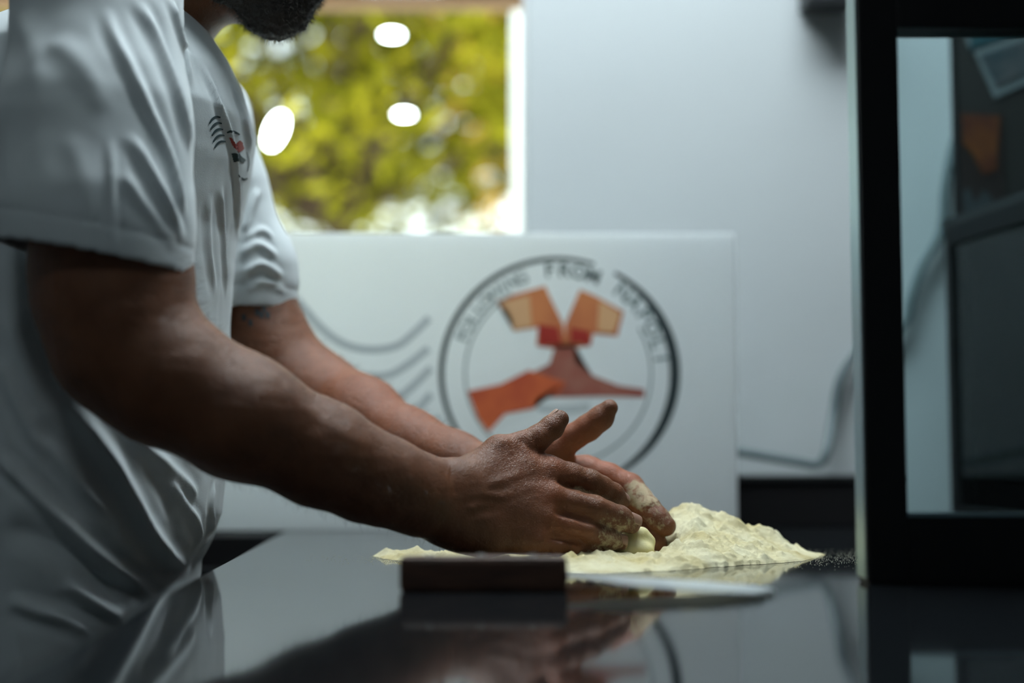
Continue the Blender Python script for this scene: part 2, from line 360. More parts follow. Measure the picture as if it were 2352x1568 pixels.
box('beam', (-2.6, PY - 0.04, 2.75), (1.2, PY + 0.04, 2.87), EAVE, e); box('post', (-2.6, PY - 0.04, -0.02), (-2.52, PY + 0.04, 2.75), EAVE, e); box('post', (1.12, PY - 0.04, -0.02), (1.2, PY + 0.04, 2.75), EAVE, e)

# ================================================================== WORKTOP AND WHAT STANDS AT THE WALL
def ex(Y): return -0.276 + (1.70 - Y) * 0.0565        # left edge of the worktop
wt = empty('worktop', (0.6, 1.0, 0), 'long dark polished worktop with a straight left edge beside the man', 'counter')
YB = YW - 0.02
bm = bmesh.new(); prism(bm, [(ex(0.3), 0.3), (2.2, 0.3), (2.2, YB), (ex(YB), YB)], TOP - 0.03, TOP, 0.0012); bm_obj('counter_top', bm, COUNTER, wt)
bm = bmesh.new(); prism(bm, [(ex(0.3) + 0.03, 0.36), (2.15, 0.36), (2.15, YB - 0.02), (ex(YB) + 0.03, YB - 0.02)], 0.0, TOP - 0.03); bm_obj('cabinet_body', bm, BLACKM, wt)
for k in range(4):
    x0 = -0.13 + k * 0.57
    d = box('cabinet_door', (x0, 0.340, 0.12), (x0 + 0.55, 0.359, 0.84), BLACK, wt, 0.003)
    box('door_handle', (x0 + 0.48, 0.322, 0.60), (x0 + 0.495, 0.3395, 0.78), ALU, d, 0.002)
# low black cabinet behind the board, left of the worktop
e = empty('side_cabinet', (-1.0, 1.86, 0), 'low black cabinet along the wall at the left end of the worktop', 'cabinet')
box('cabinet_body', (-2.0, 1.72, 0.0), (ex(2.0) - 0.004, YW - 0.016, TOP - 0.004), BLACKM, e, 0.002)
for k in range(3):
    x0 = -1.98 + k * 0.56; d = box('cabinet_door', (x0, 1.70, 0.1), (x0 + 0.54, 1.719, 0.86), BLACK, e, 0.003)

# white translucent board with the round printed emblem
BY = 1.78
bw = bpy.data.materials.new('translucent white board'); bw.use_nodes = True; nt = bw.node_tree; nt.nodes.clear()
o_ = nt.nodes.new('ShaderNodeOutputMaterial'); p_ = nt.nodes.new('ShaderNodeBsdfPrincipled'); t_ = nt.nodes.new('ShaderNodeBsdfTranslucent'); mx = nt.nodes.new('ShaderNodeMixShader')
p_.inputs['Base Color'].default_value = (0.90, 0.93, 0.94, 1); p_.inputs['Roughness'].default_value = 0.35; t_.inputs[0].default_value = (0.92, 0.95, 0.96, 1); mx.inputs[0].default_value = 0.62
nt.links.new(p_.outputs[0], mx.inputs[1]); nt.links.new(t_.outputs[0], mx.inputs[2]); nt.links.new(mx.outputs[0], o_.inputs[0])
bx1 = P(1690, 800, BY)[0]; bz1 = P(1200, 534, BY)[2]
board = empty('printed_board', (-0.2, BY, TOP), 'white board with a round red and black emblem at the back of the worktop', 'board')
panel = box('board_panel', (-1.02, BY, TOP), (bx1, BY + 0.006, bz1), bw, board, 0.001)
def pr(px, py): q = P(px, py, BY); return q[0], q[2]
def flat(name, polys, m, parent, off=0.0004, Y=BY):
    """flat print lying on the front of the board; polys are outlines read off the photo"""
    V, Fc = [], []
    for pl in polys:
        i0 = len(V)
        for px, py in pl: x, z = pr(px, py); V.append((x, Y - off, z))
        Fc.append(tuple(range(i0, len(V))))
    bm = bmesh.new(); vs = [bm.verts.new(v) for v in V]
    for f in Fc: bm.faces.new([vs[i] for i in f])
    bmesh.ops.triangulate(bm, faces=bm.faces[:])
    return bm_obj(name, bm, m, parent)
def ring(cx, cy, rx, ry, a0, a1, w0, w1, n=48):
    out = []
    for i in range(n):
        t0, t1 = a0 + (a1 - a0) * i / n, a0 + (a1 - a0) * (i + 1) / n
        def pt(t, s):
            f = (t - a0) / (a1 - a0); w_ = w0 + (w1 - w0) * math.sin(math.pi * f); a = math.radians(t)
            return (cx + (rx + s * w_ / 2) * math.sin(a), cy - (ry + s * w_ / 2) * math.cos(a))
        out.append([pt(t0, -1), pt(t1, -1), pt(t1, 1), pt(t0, 1)])
    return out
PBLK = mat('board print black', (0.022, 0.038, 0.042), 0.6); PGRY = mat('board print grey', (0.30, 0.36, 0.36), 0.6)
PORG = mat('board print orange', (0.62, 0.22, 0.075), 0.6, col2=(0.48, 0.13, 0.05), nscale=18); PLOR = mat('board print light orange', (0.68, 0.40, 0.20), 0.6)
PRED = mat('board print red', (0.36, 0.022, 0.012), 0.6); PMAR = mat('board print brown red', (0.30, 0.075, 0.050), 0.6, col2=(0.36, 0.14, 0.10), nscale=40); PBO = mat('board print bright orange', (0.66, 0.14, 0.04), 0.6, col2=(0.5, 0.08, 0.03), nscale=25)
LINE = mat('board print pale grey', (0.52, 0.58, 0.59), 0.6)
cxx, cyy, RX, RY = 1282, 858, 268, 264
flat('emblem_ring', ring(cxx, cyy, RX, RY, 29, 152, 8, 24), PBLK, board); flat('emblem_ring', ring(cxx, cyy, RX, RY, 205, 378, 7, 13), PBLK, board)
flat('emblem_inner_ring', ring(cxx, cyy, 214, 210, 60, 330, 5, 5), PGRY, board)
flat('emblem_plume', [[(1140, 692), (1180, 676), (1252, 657), (1262, 680), (1294, 745), (1300, 800), (1270, 800), (1232, 794), (1236, 752), (1180, 760), (1168, 722)],
                      [(1332, 665), (1368, 680), (1432, 715), (1418, 772), (1362, 766), (1356, 794), (1320, 798), (1296, 800), (1298, 745)]], PORG, board)
flat('emblem_plume_highlight', [[(1150, 694), (1216, 678), (1222, 750), (1182, 757), (1172, 722)]], PLOR, board, 0.0007)
flat('emblem_plume_highlight', [[(1376, 690), (1426, 718), (1410, 764), (1372, 760)]], PLOR, board, 0.0007)
flat('emblem_lava', [[(1236, 744), (1282, 752), (1290, 792), (1262, 790), (1238, 796)], [(1310, 752), (1354, 760), (1356, 794), (1330, 786), (1312, 788)]], PRED, board, 0.0009)
flat('emblem_volcano', [[(1276, 790), (1318, 790), (1320, 830), (1360, 862), (1420, 885), (1480, 894), (1480, 912), (1380, 910), (1300, 912), (1220, 912), (1150, 900), (1210, 862), (1262, 835)]], PMAR, board)
flat('emblem_slope', [[(1074, 898), (1150, 882), (1214, 850), (1300, 878), (1282, 905), (1232, 914), (1226, 938), (1160, 950), (1122, 992), (1098, 960)]], PBO, board, 0.0007)
flat('emblem_shadow', [[(1230, 934), (1300, 930), (1356, 926), (1352, 944), (1310, 950), (1240, 946)]], LINE, board)
steam = []
for pts in ([(684, 690), (740, 755), (790, 790), (850, 803), (910, 795), (950, 765), (986, 730)], [(760, 840), (830, 862), (890, 862), (940, 835), (984, 800)],
            [(860, 930), (910, 915), (950, 885), (990, 845)], [(900, 985), (950, 950), (990, 905)], [(930, 1010), (975, 985), (1010, 960)]):
    c_ = catmull([(p[0], p[1]) for p in pts], 6)
    for i in range(len(c_) - 1):
        d_ = np.array(c_[i + 1]) - np.array(c_[i]); d_ = d_ / np.linalg.norm(d_); n_ = np.array((-d_[1], d_[0])) * 8
        steam.append([tuple(c_[i] - n_), tuple(c_[i + 1] - n_), tuple(c_[i + 1] + n_), tuple(c_[i] + n_)])
flat('steam_lines', steam, LINE, board)
# lettering round the emblem
def lettering(text, a0, a1, rad, size, m):
    n = len(text); bmj = bmesh.new()
    for i, ch in enumerate(text):
        if ch == ' ': continue
        a = math.radians(a0 + (a1 - a0) * (i + 0.5) / n)
        cu = bpy.data.curves.new('letter', 'FONT'); cu.body = ch; cu.size = size; cu.align_x = 'CENTER'; cu.offset = 0.0006
        o = bpy.data.objects.new('letter', cu); COL.objects.link(o)
        bpy.context.view_layer.update(); me = bpy.data.meshes.new_from_object(o.evaluated_get(bpy.context.evaluated_depsgraph_get()))
        px, pz = pr(cxx + rad * math.sin(a), cyy - rad * math.cos(a))
        Mt = Matrix.Translation((px, BY - 0.0005, pz)) @ Matrix.Rotation(a, 4, 'Y') @ Matrix.Rotation(math.pi / 2, 4, 'X')
        me.transform(Mt); bmj.from_mesh(me); bpy.data.objects.remove(o); bpy.data.curves.remove(cu); bpy.data.meshes.remove(me)
    return bm_obj('emblem_lettering', bmj, m, board)
lettering('FOLLOWING', -72, -18, 222, 0.022, PGRY); lettering('FROM', -9, 24, 224, 0.024, mat('print dark grey', (0.10, 0.14, 0.14), 0.6)); lettering('NAPOLI', 34, 86, 224, 0.026, mat('print mid grey', (0.18, 0.24, 0.24), 0.6))

# black low box at the wall, right of the board
e = empty('black_box', (0.4, 1.93, TOP), 'low black box standing at the wall between the board and the display case', 'box')
bxr = P(2062, 1150, 1.9)[0]
box('box_body', (-0.1, 1.885, TOP), (bxr, 1.995, P(1850, 1108, 1.885)[2]), BLACKM, e, 0.002)
box('box_lid', (-0.103, 1.882, P(1850, 1108, 1.885)[2]), (bxr + 0.003, 1.998, P(1850, 1092, 1.885)[2]), mat('box lid', (0.012, 0.014, 0.015), 0.35), e, 0.002)
zl = P(1850, 1092, 1.885)[2]
# grey cable
cb = [(1560, 1035), (1640, 1032), (1700, 1038), (1770, 1050), (1840, 1062), (1880, 1066), (1900, 1035), (1915, 950), (1932, 868), (1975, 806), (2040, 770), (2082, 735), (2092, 690), (2120, 610), (2162, 530), (2172, 430), (2192, 330), (2225, 270), (2300, 230)]
pts = []
for i, (x, y) in enumerate(cb):
    q = P(x, y, 1.955 if i < 7 else 1.985); q[2] = max(q[2], zl + 0.006) if i < 7 else q[2]; pts.append(tuple(q))
o = tube('power_cable', catmull(pts, 6), 0.0062, CABLE); props(o, 'grey cable looping down the wall from the right into the gap behind the board', 'cable')
# small dark thing fixed high on the wall
q0 = P(1850, 8, 1.95); q1 = P(1962, -60, 1.95)
e = empty('wall_bracket', (q0[0], 2.0, q0[2]), 'small dark grey box fixed high on the wall, cut by the top of the picture', 'bracket')
box('bracket_body', (q0[0], 1.93, q0[2]), (q1[0], 1.999, q1[2] + 0.05), mat('bracket grey', (0.05, 0.055, 0.06), 0.6), e, 0.004)
box('bracket_lip', (q0[0] - 0.004, 1.925, q1[2] + 0.05), (q1[0] + 0.004, 1.999, q1[2] + 0.058), BLACKM, e, 0.002)

# near glass display case with a black frame (right edge of the picture)
CYF = 1.05; s_ = CYF / 3267.0
cx0 = P(1992, 1200, CYF)[0]; cx1 = cx0 + 0.62; czt = TOP + 0.465
zb = P(2200, 1187, CYF)[2]; zt = P(2200, 62, CYF)[2]; xo = P(2076, 700, CYF)[0]
case = empty('display_case', (cx0 + 0.3, CYF, TOP), 'black framed upright glass screen standing on the worktop at the right edge', 'display case')
bm = bmesh.new()
add_box(bm, (cx0, CYF, TOP), (xo, CYF + 0.030, czt), 0.002); add_box(bm, (cx1 - 0.026, CYF, TOP), (cx1, CYF + 0.030, czt), 0.002)
add_box(bm, (xo, CYF, TOP), (cx1 - 0.026, CYF + 0.030, zb), 0.0015); add_box(bm, (xo, CYF, zt), (cx1 - 0.026, CYF + 0.030, czt), 0.0015)
bm_obj('case_frame', bm, BLACK, case)
box('glass_pane', (xo, CYF + 0.013, zb), (cx1 - 0.026, CYF + 0.017, zt), CASEGLASS, case)
box('edge_strip', (cx0 - 0.0012, CYF + 0.003, TOP + 0.004), (cx0, CYF + 0.030, czt - 0.002), ALU, case)
box('glass_bead', (xo, CYF + 0.004, zb), (cx1 - 0.026, CYF + 0.0125, zb + 0.003), ALU, case)

# second glass cabinet behind it, side towards the photographer's left
TEAL = mat('teal container', (0.06, 0.30, 0.34), 0.4); DK = mat('dark interior', (0.012, 0.035, 0.040), 0.5)
ca = P(2170, 800, 1.78); x2 = ca[0]; ztop = P(2170, 528, 1.78)[2]
Y0, Y1 = 1.25, 1.78; x3 = x2 + 0.50
cab = empty('glass_cabinet', (x2 + 0.25, 1.5, TOP), 'dark framed glass cabinet with teal trays, seen through the black framed screen', 'cabinet')
t = 0.022
xf = P(2352, 470, 1.52)[0] - x2 - 0.0          # the side swings slightly outwards towards the room
def skew(Y): return x2 + (Y1 - Y) * 0.14
for Y in (Y0, Y1 - t):
    bm = bmesh.new()
    add_box(bm, (skew(Y), Y, TOP), (skew(Y) + t, Y + t, ztop), 0.001)
    add_box(bm, (x3, Y, TOP), (x3 + t, Y + t, ztop), 0.001)
    add_box(bm, (skew(Y) + t, Y, TOP), (x3, Y + t, TOP + 0.03), 0.001); add_box(bm, (skew(Y) + t, Y, ztop - t), (x3, Y + t, ztop), 0.001)
    bm_obj('cabinet_frame', bm, BLACKM, cab)
for za, zb_ in ((TOP, TOP + 0.03), (ztop - t, ztop)):
    bm = bmesh.new(); prism(bm, [(skew(Y0), Y0 + t), (skew(Y0) + t, Y0 + t), (skew(Y1) + t, Y1 - t), (skew(Y1), Y1 - t)], za, zb_); bm_obj('side_rail', bm, BLACKM, cab)
bm = bmesh.new(); prism(bm, [(skew(Y0) + 0.008, Y0 + t), (skew(Y0) + 0.012, Y0 + t), (skew(Y1) + 0.012, Y1 - t), (skew(Y1) + 0.008, Y1 - t)], TOP + 0.03, ztop - t); bm_obj('side_glass', bm, CASEGLASS, cab)
box('back_panel', (x2 + t + 0.002, Y1 - 0.010, TOP + 0.03), (x3, Y1 - 0.004, ztop - t), DK, cab)
bm = bmesh.new(); prism(bm, [(skew(Y0), Y0), (x3 + t, Y0), (x3 + t, Y1), (skew(Y1), Y1)], ztop, ztop + 0.012); bm_obj('cabinet_top', bm, BLACK, cab)
zs = P(2300, 790, 1.6)[2]
bm = bmesh.new(); prism(bm, [(skew(Y0) + 0.02, Y0 + t), (x3, Y0 + t), (x3, Y1 - t), (skew(Y1) + 0.022, Y1 - t)], zs - 0.006, zs); bm_obj('cabinet_shelf', bm, DK, cab)
def tray(xa, ya, za, lx, ly, h, label, group=None):
    e = empty('food_tray', (xa + lx / 2, ya + ly / 2, za), label, 'tray', group)
    bm = bmesh.new(); add_box(bm, (xa, ya, za), (xa + lx, ya + ly, za + h), 0.004)
    top = max(bm.faces, key=lambda f: (f.calc_center_median().z, f.calc_area()))
    bmesh.ops.inset_region(bm, faces=[top], thickness=0.006); bmesh.ops.translate(bm, verts=top.verts[:], vec=(0, 0, -h * 0.6)); bm_obj('tray_body', bm, TEAL, e)
    bm = bmesh.new()
    for lo, hi in (((xa - 0.004, ya - 0.004), (xa + lx + 0.004, ya)), ((xa - 0.004, ya + ly), (xa + lx + 0.004, ya + ly + 0.004)), ((xa - 0.004, ya), (xa, ya + ly)), ((xa + lx, ya), (xa + lx + 0.004, ya + ly))):
        add_box(bm, (lo[0], lo[1], za + h - 0.006), (hi[0], hi[1], za + h))
    bm_obj('tray_rim', bm, TEAL, e)
tray(x2 + 0.13, 1.32, zs, 0.30, 0.36, 0.062, 'teal tray on the shelf inside the dark glass cabinet')
tray(x2 + 0.14, 1.34, TOP + 0.0, 0.28, 0.34, 0.05, 'teal tray on the floor of the dark glass cabinet, under the shelf')
tube_pts = [P(2270, 530, 1.62), P(2288, 600, 1.60), P(2292, 680, 1.60), P(2290, 720, 1.60)]

# dark panel above it with photos stuck on
pY = 1.80; pX0 = P(2200, 300, pY)[0]
pan = empty('pin_panel', (pX0 + 0.3, pY, ztop), 'dark panel with pictures stuck on it, standing above the glass cabinet', 'panel')
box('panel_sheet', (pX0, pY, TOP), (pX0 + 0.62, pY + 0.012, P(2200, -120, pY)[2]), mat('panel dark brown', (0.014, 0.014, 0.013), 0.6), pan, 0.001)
box('panel_edge', (pX0 - 0.003, pY - 0.002, TOP), (pX0, pY + 0.014, P(2200, -120, pY)[2]), BLACKM, pan)
def quad_card(name, pts, m, parent, Y, th=0.0012):
    V = [P(x, y, Y) for x, y in pts]; V2 = [v + np.array((0, -th, 0)) for v in V]
    n = len(V); Fc = [tuple(range(n)), tuple(range(n, 2 * n))[::-1]] + [(i, (i + 1) % n, n + (i + 1) % n, n + i) for i in range(n)]
    bm = bmesh.new(); vs = [bm.verts.new(v) for v in V + V2]
    for f in Fc: bm.faces.new([vs[i] for i in f])
    return bm_obj(name, bm, m, parent)
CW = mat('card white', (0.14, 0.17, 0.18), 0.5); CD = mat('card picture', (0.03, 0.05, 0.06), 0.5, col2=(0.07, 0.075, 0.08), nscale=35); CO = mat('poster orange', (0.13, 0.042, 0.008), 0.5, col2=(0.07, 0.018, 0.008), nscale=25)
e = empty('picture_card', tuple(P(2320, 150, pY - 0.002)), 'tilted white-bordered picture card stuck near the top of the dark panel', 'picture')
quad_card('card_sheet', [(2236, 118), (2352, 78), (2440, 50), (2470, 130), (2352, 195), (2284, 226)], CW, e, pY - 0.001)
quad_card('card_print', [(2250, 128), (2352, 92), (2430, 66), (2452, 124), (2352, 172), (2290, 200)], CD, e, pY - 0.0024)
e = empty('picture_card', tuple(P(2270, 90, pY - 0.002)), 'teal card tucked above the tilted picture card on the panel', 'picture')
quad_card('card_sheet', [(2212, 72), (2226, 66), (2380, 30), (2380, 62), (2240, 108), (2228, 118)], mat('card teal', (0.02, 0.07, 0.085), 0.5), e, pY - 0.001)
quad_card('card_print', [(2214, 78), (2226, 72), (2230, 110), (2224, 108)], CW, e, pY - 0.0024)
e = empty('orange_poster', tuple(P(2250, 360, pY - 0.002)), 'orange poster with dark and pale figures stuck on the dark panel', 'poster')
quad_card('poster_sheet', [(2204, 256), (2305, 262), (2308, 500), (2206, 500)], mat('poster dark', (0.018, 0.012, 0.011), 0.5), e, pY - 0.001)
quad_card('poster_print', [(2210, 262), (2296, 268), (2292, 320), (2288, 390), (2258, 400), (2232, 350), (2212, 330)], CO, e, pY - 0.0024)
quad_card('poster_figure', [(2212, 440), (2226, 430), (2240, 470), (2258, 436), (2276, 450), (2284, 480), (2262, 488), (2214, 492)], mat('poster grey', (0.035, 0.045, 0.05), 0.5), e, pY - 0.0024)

# ================================================================== SPATULA IN THE FOREGROUND
def strip_solid(name, outline_top, z0, z1, m, parent, bevel=0.0):
    bm = bmesh.new(); prism(bm, outline_top, z0, z1, bevel); return bm_obj(name, bm, m, parent)
a = G(1115, 1356); 
hx0, hx1 = G(915, 1362)[0], G(1305, 1362)[0]; hy = G(1100, 1360)[1]
kn = empty('dough_scraper', (hx1, hy, TOP), 'steel spatula with a thick brown wooden handle lying on the worktop in the foreground', 'spatula')
bm = bmesh.new(); add_box(bm, (hx0, hy - 0.001, TOP), (hx1, hy + 0.024, TOP + 0.0240), 0.004)
bm_obj('handle', bm, WOOD, kn, smooth=False)
for k in range(3):
    bm = bmesh.new(); bmesh.ops.create_cone(bm, segments=14, radius1=0.0032, radius2=0.0032, depth=0.0015, cap_ends=True)
    for v in bm.verts: v.co = Vector((hx0 + 0.02 + k * 0.036 + v.co.x, hy + 0.0115 + v.co.y, TOP + 0.0244 + v.co.z))
    bm_obj('rivet', bm, STEEL, kn)
bl = []
xe = G(1800, 1372)[0]
for x, yl, yh in ((hx1 - 0.004, 0.004, 0.020), (hx1 + 0.012, -0.008, 0.024), (hx1 + 0.035, -0.042, 0.028), (xe - 0.05, -0.056, 0.026), (xe - 0.02, -0.046, 0.018), (xe - 0.005, -0.016, 0.004), (xe, -0.008, -0.004)):
    bl.append((x, hy + yl, hy + yh))
poly = [(x, a_) for x, a_, b_ in bl] + [(x, b_) for x, a_, b_ in bl[::-1]]
bm = bmesh.new()
lo = [bm.verts.new((p[0], p[1], TOP + 0.010 - 0.0085 * min(1, max(0, (p[0] - hx1) / (xe - hx1))))) for p in poly]
hi = [bm.verts.new((v.co.x, v.co.y, v.co.z + 0.0014)) for v in lo]
bm.faces.new(lo[::-1]); bm.faces.new(hi); n = len(lo)
for i in range(n): bm.faces.new((lo[i], lo[(i + 1) % n], hi[(i + 1) % n], hi[i]))
bm_obj('blade', bm, STEEL, kn)

# ================================================================== THE MAN
def seg_d(p, a, b, ra, rb, flat=None):
    ab = b - a; ap = p - a; L2 = float(ab @ ab) + 1e-12
    t = np.clip(ap @ ab / L2, 0, 1); q = ap - t[:, None] * ab
    if flat is not None:                       # squash: distances across direction flat[0] count flat[1] times
        n, f = flat; q = q + (q @ n)[:, None] * n * (f - 1)
    return np.sqrt((q * q).sum(1)) - (ra + (rb - ra) * t)
def smin(a, b, k):
    h = np.clip(0.5 + 0.5 * (b - a) / k, 0, 1); return b + (a - b) * h - k * h * (1 - h)
def chain(pts, k=0.004, flat=None):
    """pts: (px, py, Y, radius in px) -> list of segments in metres"""
    q = [(P(x, y, Y), r * Y / 3267.0) for x, y, Y, r in pts]
    return [(q[i][0], q[i + 1][0], q[i][1], q[i + 1][1], k, flat) for i in range(len(q) - 1)]
class Part:
    def __init__(s, segs, k): 
        s.segs = segs; s.k = k
        s.lo = np.min([np.minimum(a, b) - max(ra, rb) for a, b, ra, rb, *_ in segs], 0) - 0.02
        s.hi = np.max([np.maximum(a, b) + max(ra, rb) for a, b, ra, rb, *_ in segs], 0) + 0.02
    def ev(s, p):
        d = None
        for a, b, ra, rb, k, fl in s.segs:
            e = seg_d(p, a, b, ra, rb, fl); d = e if d is None else smin(d, e, k)
        return d
    def near(s, c, h): return bool(np.all(c + h > s.lo) and np.all(c - h < s.hi))
def union(parts, p, c=None, h=None):
    d = np.full(len(p), 1.0)
    for q in parts:
        if c is not None and not q.near(c, h): continue
        d = smin(d, q.ev(p), q.k)
    return d
def surface(parts, vox, post=None, post_boxes=None, lo=None, hi=None):
    lo = np.min([q.lo for q in parts], 0) if lo is None else lo; hi = np.max([q.hi for q in parts], 0) if hi is None else hi
    B = 16; bs = B * vox; nb = np.ceil((hi - lo) / bs).astype(int)
    ii = np.stack(np.meshgrid(*[np.arange(n) for n in nb], indexing='ij'), -1).reshape(-1, 3)
    cen = lo + (ii + 0.5) * bs
    dc = union(parts, cen)
    if post: dc = post(cen, dc)
    hd = bs * 0.87 + vox * 3
    g = openvdb.FloatGrid(3 * vox)
    off = np.stack(np.meshgrid(*[np.arange(B)] * 3, indexing='ij'), -1).reshape(-1, 3) * vox
    hv = np.array([bs * 0.5 + 0.012] * 3)
    for k in np.where(dc < hd * 1.35)[0]:
        o = tuple(int(v) for v in ii[k] * B)
        if dc[k] < -hd * 1.35:
            g.fill(o, tuple(v + B - 1 for v in o), -3 * vox, True); continue
        p = lo + ii[k] * bs + off
        d = union(parts, p, cen[k], hv)
        if post: d = post(p, d)
        g.copyFromArray(np.clip(d, -3 * vox, 3 * vox).reshape(B, B, B).astype(np.float32), ijk=o)
    pts, quads = g.convertToQuads(0.0)
    return pts.astype(float) * vox + lo, quads.astype(np.int64)
def V3(*a): return np.array(a, float)
# ---- right arm (nearer the camera) and hand
near_arm = Part(chain([(215, 20, 1.13, 105), (232, 300, 1.10, 130), (242, 480, 1.088, 140), (250, 560, 1.088, 160), (256, 630, 1.085, 169), (262, 690, 1.085, 166), (286, 790, 1.085, 156), (382, 868, 1.088, 146), (550, 955, 1.10, 136), (742, 1044, 1.13, 113), (880, 1098, 1.155, 92)], 0.018), 0.016)
near_wr1 = Part(chain([(840, 1076, 1.145, 78), (950, 1104, 1.175, 64), (1045, 1112, 1.20, 55), (1100, 1110, 1.215, 50)], 0.01), 0.016)
near_wr2 = Part(chain([(840, 1112, 1.145, 84), (950, 1152, 1.172, 70), (1030, 1190, 1.195, 60), (1110, 1222, 1.208, 54)], 0.01), 0.016)
near_palm = Part(chain([(1060, 1115, 1.205, 48), (1262, 1084, 1.236, 35)], 0.01) + chain([(1060, 1145, 1.203, 50), (1262, 1140, 1.226, 37)], 0.012) +
                 chain([(1060, 1180, 1.203, 50), (1250, 1192, 1.218, 36)], 0.012) + chain([(1065, 1215, 1.205, 50), (1235, 1241, 1.212, 32)], 0.012) +
                 chain([(1120, 1215, 1.225, 46), (1220, 1225, 1.228, 38)], 0.012) + chain([(1105, 1090, 1.222, 48), (1196, 1062, 1.232, 38)], 0.012), 0.010)
near_thumb = Part(chain([(1075, 1105, 1.212, 44), (1146, 1032, 1.226, 34)], 0.006) + chain([(1146, 1032, 1.226, 33), (1200, 1018, 1.236, 27), (1238, 1004, 1.240, 28), (1268, 981, 1.244, 27), (1285, 963, 1.246, 22)], 0.004), 0.010)
near_index = Part(chain([(1262, 1084, 1.236, 36), (1310, 1092, 1.242, 29), (1355, 1106, 1.248, 28), (1382, 1118, 1.254, 25), (1408, 1133, 1.262, 24), (1430, 1152, 1.270, 16.5)], 0.004), 0.006)
near_middle = Part(chain([(1262, 1140, 1.226, 37), (1315, 1154, 1.229, 30), (1366, 1168, 1.232, 29.5), (1395, 1180, 1.238, 27), (1422, 1190, 1.245, 28), (1449, 1202, 1.252, 24)], 0.004), 0.0035)
near_ring = Part(chain([(1250, 1192, 1.219, 35), (1302, 1207, 1.222, 29), (1346, 1217, 1.226, 28), (1372, 1228, 1.232, 25), (1398, 1238, 1.238, 25), (1424, 1246, 1.245, 19.5)], 0.004), 0.0025)
near_pinky = Part(chain([(1235, 1240, 1.213, 32), (1280, 1250, 1.217, 24), (1316, 1257, 1.222, 21), (1352, 1264, 1.23, 18), (1385, 1267, 1.238, 14)], 0.004), 0.0025)
knuckle = lambda x, y, Y, r: Part(chain([(x - 6, y, Y, r), (x + 6, y + 1, Y, r)], 0.004), 0.008)
kn_near = [knuckle(1262, 1078, 1.226, 27), knuckle(1262, 1134, 1.214, 28), knuckle(1248, 1190, 1.207, 26)]
# ---- left arm (farther) and hand
far_arm = Part(chain([(480, 290, 1.49, 60), (540, 520, 1.5, 80), (556, 620, 1.5, 88), (570, 700, 1.5, 100), (606, 800, 1.5, 106), (640, 866, 1.5, 106), (715, 912, 1.49, 104), (825, 964, 1.45, 94), (938, 1026, 1.41, 78), (1040, 1064, 1.38, 66), (1120, 1088, 1.36, 56)], 0.02), 0.015)
far_palm = Part(chain([(1120, 1085, 1.36, 56), (1350, 1087, 1.35, 38)], 0.012) + chain([(1120, 1120, 1.36, 52), (1345, 1140, 1.355, 36)], 0.012) + chain([(1120, 1150, 1.36, 50), (1335, 1180, 1.355, 34)], 0.012) +
                chain([(1120, 1175, 1.36, 46), (1320, 1212, 1.355, 30)], 0.012) + chain([(1130, 1080, 1.35, 52), (1270, 1045, 1.335, 44)], 0.012), 0.010)
far_thumb = Part(chain([(1180, 1066, 1.345, 48), (1275, 1030, 1.332, 37)], 0.006) + chain([(1275, 1030, 1.332, 36), (1318, 1003, 1.325, 30), (1350, 983, 1.320, 30), (1380, 960, 1.315, 28), (1400, 936, 1.31, 20)], 0.004), 0.008)
far_index = Part(chain([(1345, 1084, 1.35, 38), (1395, 1096, 1.342, 33), (1446, 1120, 1.335, 33), (1468, 1144, 1.325, 29), (1490, 1168, 1.315, 27), (1512, 1190, 1.308, 25), (1529, 1207, 1.305, 24)], 0.004), 0.006)
far_middle = Part(chain([(1345, 1140, 1.355, 36), (1440, 1172, 1.345, 29), (1478, 1210, 1.328, 25), (1498, 1232, 1.316, 22), (1513, 1248, 1.310, 20)], 0.004), 0.003)
far_ring = Part(chain([(1335, 1180, 1.355, 33), (1420, 1215, 1.345, 26), (1455, 1238, 1.335, 22), (1482, 1254, 1.325, 18)], 0.004), 0.003)
far_pinky = Part(chain([(1320, 1212, 1.355, 30), (1385, 1238, 1.345, 20), (1418, 1250, 1.338, 17), (1440, 1257, 1.332, 14)], 0.004), 0.003)
ARMS = [near_arm, near_wr1, near_wr2, near_palm, near_thumb, near_index, near_middle, near_ring, near_pinky] + [far_arm, far_palm, far_thumb, far_index, far_middle, far_ring, far_pinky]
